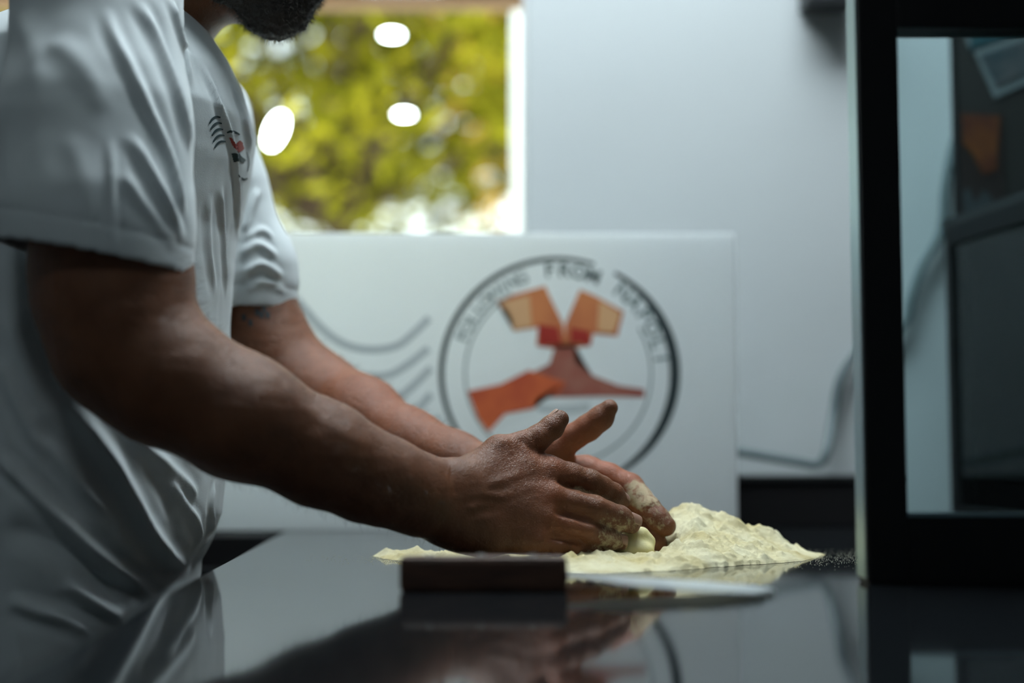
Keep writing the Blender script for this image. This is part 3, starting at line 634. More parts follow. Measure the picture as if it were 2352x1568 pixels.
# veins and tendons raised on the back of the near hand and forearm; creases pressed into the joints
def poly3(pts): return [P(x, y, Y) for x, y, Y in pts]
veins = [([(1075, 1135), (1110, 1133), (1150, 1140), (1190, 1130), (1235, 1122)], 1.19, 0.0035, 0.0011), ([(1080, 1165), (1125, 1160), (1165, 1170), (1205, 1160)], 1.18, 0.003, 0.0010),
         ([(1105, 1118), (1160, 1100), (1215, 1082), (1255, 1072)], 1.20, 0.004, 0.0012), ([(1100, 1190), (1170, 1188), (1230, 1186)], 1.18, 0.004, 0.0007),
         ([(640, 880), (700, 940), (780, 985), (860, 1030), (930, 1070)], 1.09, 0.006, 0.0012), ([(1155, 1012), (1190, 1008), (1230, 985)], 1.21, 0.003, 0.0006)]
creases = [([(1256, 976), (1262, 990), (1268, 1000)], 1.226, 0.0012, 0.0009), ([(1244, 984), (1250, 998), (1254, 1008)], 1.226, 0.0012, 0.0010), ([(1235, 990), (1240, 1004)], 1.226, 0.0012, 0.0008),
           ([(1366, 1080), (1364, 1100), (1366, 1120)], 1.235, 0.0012, 0.0007), ([(1358, 1080), (1356, 1098)], 1.235, 0.0010, 0.0006), ([(1376, 1084), (1375, 1104)], 1.235, 0.0010, 0.0006),
           ([(1376, 1142), (1370, 1165), (1374, 1188)], 1.215, 0.0012, 0.0007), ([(1386, 1146), (1382, 1164), (1384, 1184)], 1.215, 0.0010, 0.0006), ([(1430, 1164), (1424, 1188), (1424, 1210)], 1.228, 0.0010, 0.0006),
           ([(1352, 1196), (1348, 1216), (1352, 1238)], 1.210, 0.0012, 0.0006), ([(1402, 1216), (1398, 1236)], 1.222, 0.0010, 0.0005),
           ([(1414, 1076), (1406, 1100), (1404, 1130)], 1.315, 0.0016, 0.0018), ([(1356, 1050), (1358, 1070), (1350, 1088)], 1.32, 0.002, 0.0016), ([(1500, 1160), (1488, 1172), (1476, 1182)], 1.30, 0.0016, 0.0013),
           ([(436, 648), (452, 690), (480, 716)], 1.03, 0.005, 0.0022), ([(1284, 1106), (1320, 1120), (1370, 1136), (1410, 1150)], 1.225, 0.0022, 0.0022), ([(1276, 1178), (1320, 1186), (1370, 1202), (1420, 1224)], 1.215, 0.0022, 0.0030), ([(1240, 1232), (1290, 1238), (1340, 1248), (1400, 1262)], 1.21, 0.0020, 0.0028), ([(1200, 1012), (1222, 1030), (1262, 1040)], 1.22, 0.003, 0.0014), ([(1040, 1062), (1034, 1100), (1032, 1140)], 1.17, 0.002, 0.0007), ([(1052, 1060), (1046, 1090), (1046, 1130)], 1.17, 0.0016, 0.0005), ([(1030, 1062), (1024, 1090)], 1.17, 0.0016, 0.0005)]
def seg_field(v, line, depth_w=0.05):
    """distance of points to a polyline, seen along the photographer's horizontal direction, and depth along it"""
    d = np.full(len(v), 1.0)
    for i in range(len(line) - 1):
        a, b = line[i], line[i + 1]; ab = b - a
        q = v - a; q = q.copy(); q[:, 1] *= 0.35; ab2 = ab.copy(); ab2[1] *= 0.35
        t = np.clip(q @ ab2 / (ab2 @ ab2), 0, 1); e = q - t[:, None] * ab2; d = np.minimum(d, np.sqrt((e * e).sum(1)))
    return d
def vnormals(v, f):
    n = np.zeros_like(v); a, b, c, d = (v[f[:, i]] for i in range(4)); fn = np.cross(c - a, d - b)
    for i in range(4): np.add.at(n, f[:, i], fn)
    return n / (np.linalg.norm(n, axis=1)[:, None] + 1e-12)
def hash_noise(v, s):
    """smooth value noise built from a few rotated sines"""
    o = np.zeros(len(v))
    for k in range(5):
        r = np.random.RandomState(k + 3); d = r.normal(size=3); d /= np.linalg.norm(d); e = r.normal(size=3); e /= np.linalg.norm(e)
        o += np.sin(v @ d * s * (1 + 0.3 * k) + r.uniform(0, 6) + 1.5 * np.sin(v @ e * s * 0.6 + k))
    return o / 5
av, af = surface(ARMS, 0.0015)
print('arm verts', len(av))
nrm = vnormals(av, af)
disp = np.zeros(len(av))
zone = lambda Y: 1.0
for pl, Y, wd, am in veins:
    L_ = [P(x, y, Y) for x, y in pl]; m_ = (np.abs(av[:, 0] - np.mean([q[0] for q in L_])) < 0.2) & (nrm[:, 1] < 0.1) & (av[:, 1] < Y + 0.05)
    disp[m_] += am * np.exp(-(seg_field(av[m_], L_) / wd) ** 2)
for pl, Y, wd, am in creases:
    L_ = [P(x, y, Y) for x, y in pl]; m_ = (np.abs(av[:, 0] - np.mean([q[0] for q in L_])) < 0.04) & (nrm[:, 1] < 0.2) & (av[:, 1] < Y + 0.03) & (av[:, 1] > Y - 0.03)
    disp[m_] -= am * np.exp(-(seg_field(av[m_], L_) / wd) ** 2)
disp += 0.0006 * hash_noise(av, 70) + 0.0003 * hash_noise(av, 260)
av = av + nrm * disp[:, None]
av[:, 2] = np.maximum(av[:, 2], TOP + 0.0012 + 0 * av[:, 2]) if True else av[:, 2]

# ---- head, neck and trunk
HY = 1.31
def seg(a, b, ra, rb, k=0.02, fl=None): return (a, b, ra, rb, k, fl)
def hp(px, py, dy=0.0): return P(px, py, HY + dy)
yflat = (V3(0, 1, 0), 1.12)
neck = Part([seg(hp(270, 160), hp(420, -80), 0.058, 0.060)], 0.03)
skull = Part([seg(hp(430, -310), hp(540, -320), 0.088, 0.082, 0.02, yflat), seg(hp(540, -230), hp(600, -190), 0.072, 0.062, 0.03, yflat), seg(hp(545, -90), hp(625, -10), 0.050, 0.032, 0.03)], 0.03)
jaw = Part([seg(hp(460, -90, -0.045), hp(622, -8, -0.014), 0.026, 0.024), seg(hp(460, -90, 0.045), hp(622, -8, 0.014), 0.026, 0.024), seg(hp(650, -110), hp(675, -30), 0.040, 0.022)], 0.025)
nose = Part([seg(hp(716, -250), hp(772, -150), 0.009, 0.013), seg(hp(760, -140, -0.012), hp(760, -140, 0.012), 0.009, 0.009)], 0.012)
brow = Part([seg(hp(700, -282, -0.032), hp(716, -270, 0.0), 0.010, 0.010), seg(hp(700, -282, 0.032), hp(716, -270, 0.0), 0.010, 0.010)], 0.012)
lids = Part([seg(hp(705, -262, q * 0.030 - 0.010), hp(705, -262, q * 0.030 + 0.010), 0.0055, 0.0055) for q in (-1, 1)] + [seg(hp(704, -212, q * 0.030 - 0.010), hp(704, -212, q * 0.030 + 0.010), 0.005, 0.005) for q in (-1, 1)], 0.005)
cheek = Part([seg(hp(650, -170, -0.045), hp(690, -160, -0.034), 0.022, 0.016), seg(hp(650, -170, 0.045), hp(690, -160, 0.034), 0.022, 0.016)], 0.02)
lips = Part([seg(hp(742, -72, -0.020), hp(750, -70, 0.0), 0.006, 0.009), seg(hp(742, -72, 0.020), hp(750, -70, 0.0), 0.006, 0.009), seg(hp(728, -48, -0.016), hp(736, -46, 0.0), 0.006, 0.009), seg(hp(728, -48, 0.016), hp(736, -46, 0.0), 0.006, 0.009), seg(hp(700, -80), hp(724, -62), 0.024, 0.018)], 0.008)
ear = [Part([seg(hp(500, -250, s * 0.082), hp(470, -180, s * 0.088), 0.012, 0.008, 0.008), seg(hp(500, -250, s * 0.082), hp(525, -215, s * 0.080), 0.009, 0.006, 0.008), seg(hp(470, -180, s * 0.088), hp(505, -155, s * 0.080), 0.008, 0.007, 0.008)], 0.006) for s in (-1, 1)]
trunk = Part([seg(V3(-0.40, 1.25, 0.98), V3(-0.40, 1.24, 1.22), 0.085, 0.09, 0.05), seg(V3(-0.40, 1.38, 0.98), V3(-0.40, 1.39, 1.22), 0.085, 0.09, 0.05), seg(V3(-0.39, 1.22, 1.29), V3(-0.38, 1.41, 1.29), 0.05, 0.05, 0.05), seg(hp(270, 160), V3(-0.40, 1.31, 1.22), 0.06, 0.09, 0.05)], 0.04)
HEAD = [neck, skull, jaw, nose, brow, lids, cheek, lips] + ear + [trunk]
hv_, hf_ = surface(HEAD, 0.0035)
allv = np.concatenate([av, hv_]); allf = np.concatenate([af, hf_ + len(av)])
man = empty('person', (-0.40, 1.31, 0.0), 'bearded man in a white t-shirt bending over the worktop with both hands in flour', 'person')
body = mesh_obj('body', allv, allf, SKIN, man, smooth=True)
# flour on the finger ends and a ruddier tone on knuckles and palm
tips = [(1432, 1150, 1.265, 42, .22), (1440, 1198, 1.24, 62, .36), (1410, 1240, 1.235, 78, .40), (1375, 1265, 1.23, 60, .34), (1476, 1128, 1.31, 60, .50), (1505, 1180, 1.30, 62, .34), (1510, 1240, 1.30, 40, .20), (1280, 965, 1.235, 26, .22), (1120, 1262, 1.20, 90, .16)]
fl = np.zeros(len(allv)) + 0.02
for x, y, Y, r, s_a in tips:
    c = P(x, y, Y); d = np.linalg.norm(allv - c, axis=1) / (r * Y / 3267); fl = np.maximum(fl, s_a * np.clip(1.5 - d, 0, 1))
at = body.data.attributes.new('flour', 'FLOAT', 'POINT'); at.data.foreach_set('value', fl.astype(np.float32))
rd = np.zeros(len(allv))
for x, y, Y, r, s_a in [(1268, 1045, 1.225, 60, .5), (1270, 1120, 1.21, 50, .45), (1390, 1090, 1.33, 110, .95), (1330, 1020, 1.32, 90, .75), (900, 960, 1.42, 300, .5), (1200, 1040, 1.225, 90, .25), (1300, 1200, 1.21, 60, .3)]:
    c = P(x, y, Y); d = np.linalg.norm(allv - c, axis=1) / (r * Y / 3267); rd = np.maximum(rd, s_a * np.exp(-d * d))
at = body.data.attributes.new('ruddy', 'FLOAT', 'POINT'); at.data.foreach_set('value', rd.astype(np.float32))
bvh_body = BVHTree.FromPolygons([tuple(v) for v in av.tolist()], af.tolist())
def ray_cam(bvh, px, py):
    a = (px - 1176) / 3267.0; b = -(py - 784) / 3267.0
    d = Vector((a, cp - b * sp, sp + b * cp)).normalized(); return bvh.ray_cast(Vector((0, 0, CAMZ)), d, 6.0)
# fingernails: thin curved plates set into the finger ends
def nail(px, py, Y, along, up, w_, l_):
    """plate centred at the point, along: finger direction, up: outward direction of the nail"""
    c = Vector(P(px, py, Y)); a = Vector(along).normalized(); u = Vector(up); u = (u - a * u.dot(a)).normalized(); s = a.cross(u)
    hit = bvh_body.ray_cast(c + u * 0.02, -u, 0.04)
    if hit[0] is None: return
    c = hit[0]; R_ = w_ * 0.62; V = []; n1, n2 = 9, 9
    for i in range(n1):
        for j in range(n2):
            s_u = (i / (n1 - 1) - 0.5) * 2; t_v = (j / (n2 - 1) - 0.5) * 2
            ang = s_u * 0.80 * (w_ / 2) / R_ * math.sqrt(max(0.0, 1 - 0.35 * max(0, -t_v) ** 3 - 0.30 * max(0, t_v) ** 4))
            lift = 0.0004 + 0.0004 * max(0, t_v)
            V.append(c + a * (t_v * l_ / 2) + s * (math.sin(ang) * R_) + u * (math.cos(ang) * R_ - R_ + lift - 0.0007 * max(0, t_v) ** 2 * 1.2))
    Fc = [(i * n2 + j, (i + 1) * n2 + j, (i + 1) * n2 + j + 1, i * n2 + j + 1) for i in range(n1 - 1) for j in range(n2 - 1)]
    o = mesh_obj('fingernail', V, Fc, NAIL, man, smooth=True); md = o.modifiers.new('thickness', 'SOLIDIFY'); md.thickness = 0.0006; md.offset = 0
D_ = lambda p, q: P(*q) - P(*p)
nail(1275, 962, 1.246, D_((1240, 1004, 1.24), (1285, 963, 1.246)), (-0.75, -0.25, 0.6), 0.0125, 0.013)
nail(1452, 1196, 1.250, D_((1422, 1190, 1.245), (1449, 1202, 1.252)), (0.25, -0.85, 0.45), 0.013, 0.012)
nail(1424, 1240, 1.242, D_((1398, 1238, 1.238), (1424, 1246, 1.245)), (0.2, -0.9, 0.35), 0.012, 0.011)
nail(1428, 1144, 1.268, D_((1408, 1133, 1.262), (1430, 1152, 1.27)), (0.4, -0.55, 0.7), 0.011, 0.010)

# ---- t-shirt
TZ = np.array([.70, .80, .86, .895, .915, .94, .98, 1.05, 1.12, 1.20, 1.26, 1.30, 1.34, 1.37, 1.40, 1.43])
TA = np.array([.120, .112, .106, .108, .118, .126, .129, .130, .131, .136, .150, .153, .135, .110, .080, .045])
TB = np.array([.165, .170, .172, .175, .178, .182, .185, .186, .187, .188, .190, .188, .175, .140, .090, .045])
TX = np.array([-.40] * 11 + [-.398, -.392, -.382, -.372, -.365])
def torso(p):
    z = p[:, 2]; a = np.interp(z, TZ, TA); b = np.interp(z, TZ, TB); cx = np.interp(z, TZ, TX)
    u = np.abs((p[:, 0] - cx) / a); v = np.abs((p[:, 1] - 1.315) / b)
    d = ((u ** 2.3 + v ** 2.3) ** (1 / 2.3) - 1) * np.minimum(a, b)
    return np.maximum(d, np.maximum(0.72 - z, z - 1.44))
HEMN, HEMF = 1.150, 1.146
sl_n = Part(chain([(225, -20, 1.14, 196), (222, 300, 1.10, 201), (220, 500, 1.083, 206), (224, 660, 1.081, 210)], 0.03), 0.02)
sl_f = Part(chain([(470, 268, 1.48, 110), (500, 450, 1.49, 105), (550, 620, 1.5, 119), (560, 740, 1.5, 122)], 0.03), 0.02)
def shirt_post(p, d0):
    t = torso(p); out = t
    for sl, hz in ((sl_n, HEMN), (sl_f, HEMF)):
        e = sl.ev(p); z = p[:, 2]; hzz = hz + (0.012 * (p[:, 0] + 0.36) / 0.07 * -1 if sl is sl_n else 0)
        s_ = np.maximum(e, hzz - z)
        s_ = np.maximum(s_, -np.maximum(e + 0.0045, z - (hzz + 0.055)))
        out = smin(out, s_, 0.016)
    return out
sv, sf = surface([sl_n], 0.0026, post=shirt_post, lo=V3(-0.60, 0.98, 0.70), hi=V3(-0.16, 1.62, 1.46))
print('shirt verts', len(sv))
bs_ = BVHTree.FromPolygons(sv.tolist(), sf.tolist())
snrm = vnormals(sv, sf)
def fold(v, n, pts, w_, h_, valley=0.45):
    c = [x for x in catmull([(p[0], p[1]) for p in pts], 5)]; L_ = []
    for q in c:
        hit = ray_cam(bs_, q[0], q[1])
        if hit[0] is not None and (not L_ or (np.linalg.norm(np.array(hit[0]) - L_[-1]) < 0.08)): L_.append(np.array(hit[0]))
    if len(L_) < 3: return np.zeros(len(v))
    lo = np.min(L_, 0) - 0.04; hi = np.max(L_, 0) + 0.04
    idx = np.where(np.all((v > lo) & (v < hi), axis=1))[0]; out = np.zeros(len(v))
    if not len(idx): return out
    q = v[idx]; best = np.full(len(q), 1.0); tt = np.zeros(len(q)); N = len(L_) - 1
    for i in range(N):
        a, b = L_[i], L_[i + 1]; ab = b - a; t = np.clip((q - a) @ ab / (ab @ ab + 1e-9), 0, 1)
        d = np.linalg.norm(q - a - t[:, None] * ab, axis=1); m_ = d < best; best[m_] = d[m_]; tt[m_] = (i + t[m_]) / N
    amp = np.clip(np.minimum(tt, 1 - tt) * 5, 0, 1); amp = amp * amp * (3 - 2 * amp)
    prof = np.exp(-(best / w_) ** 2) - valley * np.exp(-((best - 2.2 * w_) / w_) ** 2)
    out[idx] = prof * amp * h_; return out
FOLDS = [([(246, 10), (262, 80), (300, 160), (345, 260), (385, 350), (412, 440), (424, 520)], .005, .0075), ([(312, -10), (355, 80), (395, 180), (422, 270), (434, 360)], .006, .0085), ([(390, -10), (415, 80), (434, 170), (440, 260)], .005, .006),
         ([(255, 310), (257, 420), (258, 520), (262, 600)], .0032, .0045), ([(292, 300), (345, 390), (392, 480), (424, 570)], .0055, .008), ([(275, 385), (325, 460), (380, 530), (410, 575)], .005, .0045), ([(100, 90), (160, 120), (215, 190), (235, 270)], .009, .003),
         ([(30, 20), (80, 120), (90, 260), (70, 400)], .010, .003), ([(150, 300), (190, 400), (200, 520)], .008, .002),
         ([(150, 905), (205, 985), (262, 1065), (308, 1150), (345, 1225), (390, 1282), (440, 1306)], .0075, .013), ([(-20, 1030), (55, 1105), (145, 1198), (240, 1288), (370, 1378)], .0055, .011), ([(95, 1000), (150, 1068), (195, 1125), (250, 1185)], .006, .006),
         ([(10, 1370), (80, 1400), (150, 1422), (215, 1460)], .006, .008), ([(140, 1330), (215, 1382), (285, 1425)], .006, .009), ([(375, 1090), (420, 1155), (452, 1210), (448, 1262)], .005, .006), ([(490, 1105), (480, 1160), (486, 1215), (455, 1268)], .005, .006),
         ([(285, 985), (365, 1052), (425, 1112), (450, 1150)], .006, .006), ([(-10, 1205), (100, 1236), (200, 1295), (290, 1385)], .012, -.009), ([(330, 1050), (380, 1150), (410, 1230)], .008, -.006), ([(20, 700), (60, 850), (120, 1000)], .010, .006), ([(0, 820), (40, 920), (110, 1060)], .006, .007),
         ([(462, 140), (495, 220), (530, 320), (545, 440), (546, 560)], .0045, .006), ([(436, 180), (436, 330), (446, 500), (460, 640)], .006, .006), ([(505, 420), (512, 540), (520, 690)], .005, .005), ([(530, 190), (560, 270), (578, 350)], .006, .005), ([(480, 440), (478, 560), (495, 680)], .006, .004),
         ([(552, 590), (590, 560), (640, 592)], .0045, .006), ([(552, 635), (600, 606), (652, 640)], .0045, .006), ([(556, 555), (600, 528), (628, 548)], .004, .0045), ([(596, 430), (575, 480), (560, 540)], .005, .006), ([(560, 665), (610, 650), (664, 672)], .004, .004)]
dsp = np.zeros(len(sv))
for pts, w_, h_ in FOLDS: dsp += fold(sv, snrm, pts, w_ * 0.85, h_ * 0.62, 0.28)
dsp += 0.0026 * hash_noise(sv * V3(1, 1, 0.45), 42) * (0.3 + 0.7 * (sv[:, 2] < 1.1)) + 0.0006 * hash_noise(sv, 120)
# hem seams of the sleeves
for sl, hz in ((sl_n, HEMN), (sl_f, HEMF)):
    e = sl.ev(sv); nz = (e < 0.012) & (sv[:, 2] < hz + 0.09) & (torso(sv) > 0.004); dsp[nz] = np.clip(dsp[nz], -0.0012, 0.0055); m_ = np.abs(e) < 0.006; hzz = hz - (0.012 * (sv[:, 0] + 0.36) / 0.07 if sl is sl_n else 0)
    dsp -= np.where(m_, 0.0016 * np.exp(-((sv[:, 2] - hzz - 0.021) / 0.0018) ** 2), 0)
inner = np.zeros(len(sv), bool)
for sl in (sl_n, sl_f): inner |= (sl.ev(sv) < -0.0025) & (torso(sv) > 0.003)
dsp[inner] *= 0
for sl, hz in ((sl_n, HEMN), (sl_f, HEMF)):
    nh = (np.abs(sl.ev(sv)) < 0.012) & (np.abs(sv[:, 2] - hz) < 0.03); dsp[nh] *= np.clip(np.abs(sv[nh, 2] - hz) / 0.03, 0.5, 1)
dirn = snrm * V3(1, 1, 0.35); hz_ = ((sl_n.ev(sv) < .012) & (sv[:, 2] < HEMN + .03) | (sl_f.ev(sv) < .012) & (sv[:, 2] < HEMF + .03)) & (torso(sv) > .004) & (sv[:, 2] > 1.10); dirn[hz_, 2] = 0; nl = np.linalg.norm(dirn[:, :2], axis=1); dirn[hz_ & (nl < .5)] *= 0; sv2 = sv + dirn * dsp[:, None]
# the belly stays on the man's side of the worktop edge
below = (sv2[:, 2] < TOP + 0.004) ; lim = -0.276 + (1.70 - sv2[:, 1]) * 0.0565 - 0.002
sv2[below, 0] = np.minimum(sv2[below, 0], lim[below])
shirt = mesh_obj('t_shirt', sv2, sf, SHIRT, man, smooth=True)
bs2 = BVHTree.FromPolygons(sv2.tolist(), sf.tolist())
# collar rib round the neck
na = hp(270, 160); nb_ = hp(420, -80); nd = (nb_ - na) / np.linalg.norm(nb_ - na); nc = na + (nb_ - na) * 0.36
s1 = np.cross(nd, V3(0, 1, 0)); s1 /= np.linalg.norm(s1); s2 = np.cross(nd, s1)
V, Fc = [], []
for i in range(48):
    a_ = 2 * math.pi * i / 48; rd_ = s1 * math.cos(a_) + s2 * math.sin(a_)
    for r_, h_ in ((.063, .010), (.066, .011), (.0685, .004), (.078, -.014), (.075, -.016), (.062, -.004)):
        V.append(nc + rd_ * r_ + nd * (h_ - 0.012 * math.cos(a_) * 0))
for i in range(48):
    for k in range(6): Fc.append((i * 6 + k, ((i + 1) % 48) * 6 + k, ((i + 1) % 48) * 6 + (k + 1) % 6, i * 6 + (k + 1) % 6))
mesh_obj('collar', V, Fc, SHIRT, shirt, smooth=True)
# print on the chest: five arcs and a small round emblem
def on_shirt(px, py, off=0.0007):
    h = ray_cam(bs2, px, py)
    if h[0] is None: return None
    return h[0] + h[1] * off * (1 if h[1].dot(Vector((0, -1, 0))) > -0.2 else -1)
def stroke(name, pts, wpx, m):
    c = catmull(pts, 5); V, Fc = [], []
    for i, q in enumerate(c):
        t = np.array(c[min(i + 1, len(c) - 1)]) - np.array(c[max(i - 1, 0)]); t = t / np.linalg.norm(t); n_ = np.array((-t[1], t[0])) * wpx / 2 * (0.55 + 0.45 * math.sin(math.pi * i / (len(c) - 1)))
        for k in (-1, 0, 1):
            h = on_shirt(*(q + n_ * k)); 
            if h is None: return
            V.append(h)
    for i in range(len(c) - 1):
        for k in (0, 1):
            if (V[i * 3 + k] - V[(i + 1) * 3 + k]).length < 0.012 and (V[i * 3 + k] - V[i * 3 + k + 1]).length < 0.008: Fc.append((i * 3 + k, i * 3 + k + 1, (i + 1) * 3 + k + 1, (i + 1) * 3 + k))
    mesh_obj(name, V, Fc, m, shirt, smooth=True)
def fillp(name, poly, m, step=1.5):
    def inside(x, y):
        r = False; j = len(poly) - 1
        for i in range(len(poly)):
            if (poly[i][1] > y) != (poly[j][1] > y) and x < (poly[j][0] - poly[i][0]) * (y - poly[i][1]) / (poly[j][1] - poly[i][1]) + poly[i][0]: r = not r
            j = i
        return r
    xs = [p[0] for p in poly]; ys = [p[1] for p in poly]; V, Fc, ix = [], [], {}
    def vert(i, j):
        if (i, j) not in ix:
            h = on_shirt(min(xs) + i * step, min(ys) + j * step); ix[(i, j)] = None if h is None else len(V)
            if h is not None: V.append(h)
        return ix[(i, j)]
    for i in range(int((max(xs) - min(xs)) / step) + 1):
        for j in range(int((max(ys) - min(ys)) / step) + 1):
            if inside(min(xs) + (i + .5) * step, min(ys) + (j + .5) * step):
                f = [vert(i, j), vert(i, j + 1), vert(i + 1, j + 1), vert(i + 1, j)]
                if None not in f and (V[f[0]] - V[f[2]]).length < 0.006: Fc.append(f)
    if Fc: mesh_obj(name, V, Fc, m, shirt, smooth=True)
cz = lambda L_: [(460 + x / 8.71, 250 + y / 8.71) for x, y in L_]
for k in range(5): stroke('print_arc', [(x + 2.9 * k, y + 14.1 * k) for x, y in cz([(168, 295), (225, 212), (300, 162), (395, 165)])], 5.6, INK)
stroke('emblem_arc', cz([(525, 470), (600, 445), (690, 470), (775, 515)]), 6.0, INK)
stroke('emblem_arc', cz([(915, 860), (955, 990), (962, 1110), (930, 1250)]), 2.4, INK)
stroke('emblem_arc', cz([(765, 1310), (810, 1385), (870, 1410), (935, 1385)]), 6.0, INK)
fillp('emblem_plume', cz([(565, 570), (620, 568), (665, 650), (705, 700), (745, 650), (775, 625), (830, 660), (865, 790), (835, 830), (760, 870), (700, 805), (640, 730)]), INKR)
fillp('emblem_volcano', cz([(618, 890), (765, 888), (820, 950), (905, 1025), (845, 1090), (780, 1045), (720, 1050), (662, 1055)]), INK)

# ---- beard, hair, eyes, body hair
brd = [Part([seg(hp(575, -4), hp(625, 17), 0.023, 0.0235), seg(hp(625, 17), hp(648, 13), 0.0235, 0.0230), seg(hp(648, 13), hp(698, -52), 0.023, 0.020)], 0.02)] + \
      [Part([seg(hp(480, -160, s * 0.066), hp(520, -60, s * 0.052), 0.016, 0.020), seg(hp(520, -60, s * 0.052), hp(610, 0, s * 0.022), 0.020, 0.022), seg(hp(640, -70, s * 0.036), hp(700, -40, s * 0.016), 0.016, 0.016), seg(hp(700, -95, s * 0.030), hp(750, -98, s * 0.004), 0.007, 0.008)], 0.02) for s in (-1, 1)]
bv, bf = surface(brd, 0.0022); bn = vnormals(bv, bf); bv = bv + bn * (0.0020 * hash_noise(bv, 300) + 0.0014 * hash_noise(bv, 520))[:, None]
beard = mesh_obj('beard', bv, bf, HAIR, man, smooth=True)
def strands(name, bvs, bns, n, ln, wd, m, parent, droop=V3(0, 0, -0.3), curl=0.5, sel=None):
    idx = np.arange(len(bvs)) if sel is None else np.where(sel)[0]
    idx = np.random.choice(idx, n); p = bvs[idx]; d = bns[idx] + np.random.normal(size=(n, 3)) * curl + droop; d /= np.linalg.norm(d, axis=1)[:, None]
    sd = np.cross(d, np.random.normal(size=(n, 3))); sd /= np.linalg.norm(sd, axis=1)[:, None]; L_ = ln * np.random.uniform(0.5, 1.3, (n, 1))
    bend = np.random.normal(size=(n, 3)) * 0.35 + droop * 0.6
    V = np.stack([p - sd * wd - d * 0.001, p + sd * wd - d * 0.001, p + d * L_ * 0.55 + sd * wd * .7, p + d * L_ * 0.55 - sd * wd * .7, p + d * L_ + bend * L_ * 0.4], 1).reshape(-1, 3)
    Fc = []
    for i in range(n): Fc += [(5 * i, 5 * i + 1, 5 * i + 2, 5 * i + 3), (5 * i + 3, 5 * i + 2, 5 * i + 4)]
    return mesh_obj(name, V.tolist(), Fc, m, parent, kind='stuff')
strands('beard_hair', bv, bn, 9000, 0.006, 0.00014, STRAND, beard, sel=bv[:, 2] < 1.46)
GREY = mat('grey beard strands', (0.35, 0.33, 0.30), 0.35)
strands('grey_beard_hair', bv, bn, 260, 0.006, 0.00016, GREY, beard, sel=(bv[:, 2] < 1.42) & (bv[:, 0] > P(660, 40, 1.31)[0]))
def hair_post(p, d):
    n_ = V3(-0.62, 0, 0.55); n_ /= np.linalg.norm(n_)
    return np.maximum(d - 0.006 - 0.0015 * hash_noise(p, 160), -((p - hp(585, -250)) @ n_))
hv2, hf2 = surface([skull], 0.004, post=hair_post, lo=skull.lo, hi=skull.hi); mesh_obj('hair', hv2, hf2, HAIR, man, smooth=True)
for s in (-1, 1):
    c = hp(699, -240, s * 0.030)
    bm = bmesh.new(); bmesh.ops.create_uvsphere(bm, u_segments=18, v_segments=12, radius=0.0120)
    for v in bm.verts: v.co += Vector(c)
    eye = bm_obj('eye', bm, EYE, man, smooth=True)
    bm = bmesh.new(); bmesh.ops.create_uvsphere(bm, u_segments=14, v_segments=8, radius=0.006)
    for v in bm.verts: v.co += Vector(c) + Vector((0.0066, 0, -0.0045))
    bm_obj('iris', bm, IRIS, eye, smooth=True)
an = vnormals(av, af)
fore = (av[:, 0] > P(420, 800, 1.1)[0]) & (av[:, 0] < P(1020, 1100, 1.2)[0])
HAIRA = mat('arm hair', (0.05, 0.025, 0.015), 0.4)
strands('arm_hair', av, an, 5200, 0.008, 0.00007, HAIRA, man, droop=V3(0.5, 0, -0.15), curl=0.6, sel=fore)
# tattoo under the far sleeve
def on_body(px, py):
    h = ray_cam(bvh_body, px, py); return None if h[0] is None else h[0] + h[1] * 0.0005
V, Fc = [], []
for i, (x, y) in enumerate([(560, 728), (575, 740), (590, 716), (600, 722), (606, 708), (614, 722)]):
    q = [on_body(x + a_, y + b_) for a_, b_ in ((-5, -8), (5, -6), (6, 8), (-4, 9))]
    if None not in q: Fc.append(tuple(range(len(V), len(V) + 4))); V += q
if V: mesh_obj('tattoo', V, Fc, mat('tattoo ink', (0.03, 0.035, 0.04), 0.6), man)
# ---- trousers and shoes (below the worktop)
tr = [Part([seg(V3(-.405, 1.25, .80), V3(-.405, 1.38, .80), .085, .085, .03), seg(V3(-.40, 1.25, .78), V3(-.40, 1.22, .48), .082, .068), seg(V3(-.40, 1.22, .48), V3(-.415, 1.215, .10), .066, .058)], .02),
      Part([seg(V3(-.40, 1.38, .78), V3(-.40, 1.41, .48), .082, .068), seg(V3(-.40, 1.41, .48), V3(-.415, 1.415, .10), .066, .058)], .02)]
tv, tf = surface(tr, .007, post=lambda p, d: np.maximum(d, .06 - p[:, 2])); tn = vnormals(tv, tf); tv = tv + tn * (0.003 * hash_noise(tv, 40))[:, None]
mesh_obj('trousers', tv, tf, CLOTH, man, smooth=True)
for yy in (1.215, 1.415):
    sh = [Part([seg(V3(-.455, yy, .050), V3(-.40, yy, .060), .040, .044), seg(V3(-.40, yy, .055), V3(-.275, yy, .034), .044, .034)], .015)]
    v_, f_ = surface(sh, .005, post=lambda p, d: np.maximum(d, .012 - p[:, 2])); so = mesh_obj('shoe', v_, f_, SHOE, man, smooth=True)
    bm = bmesh.new(); prism(bm, [(-.495, yy - .03), (-.28, yy - .034), (-.245, yy - .02), (-.24, yy + .02), (-.28, yy + .034), (-.495, yy + .03)], 0.0, .014, .003); bm_obj('shoe_sole', bm, BLACKM, so)

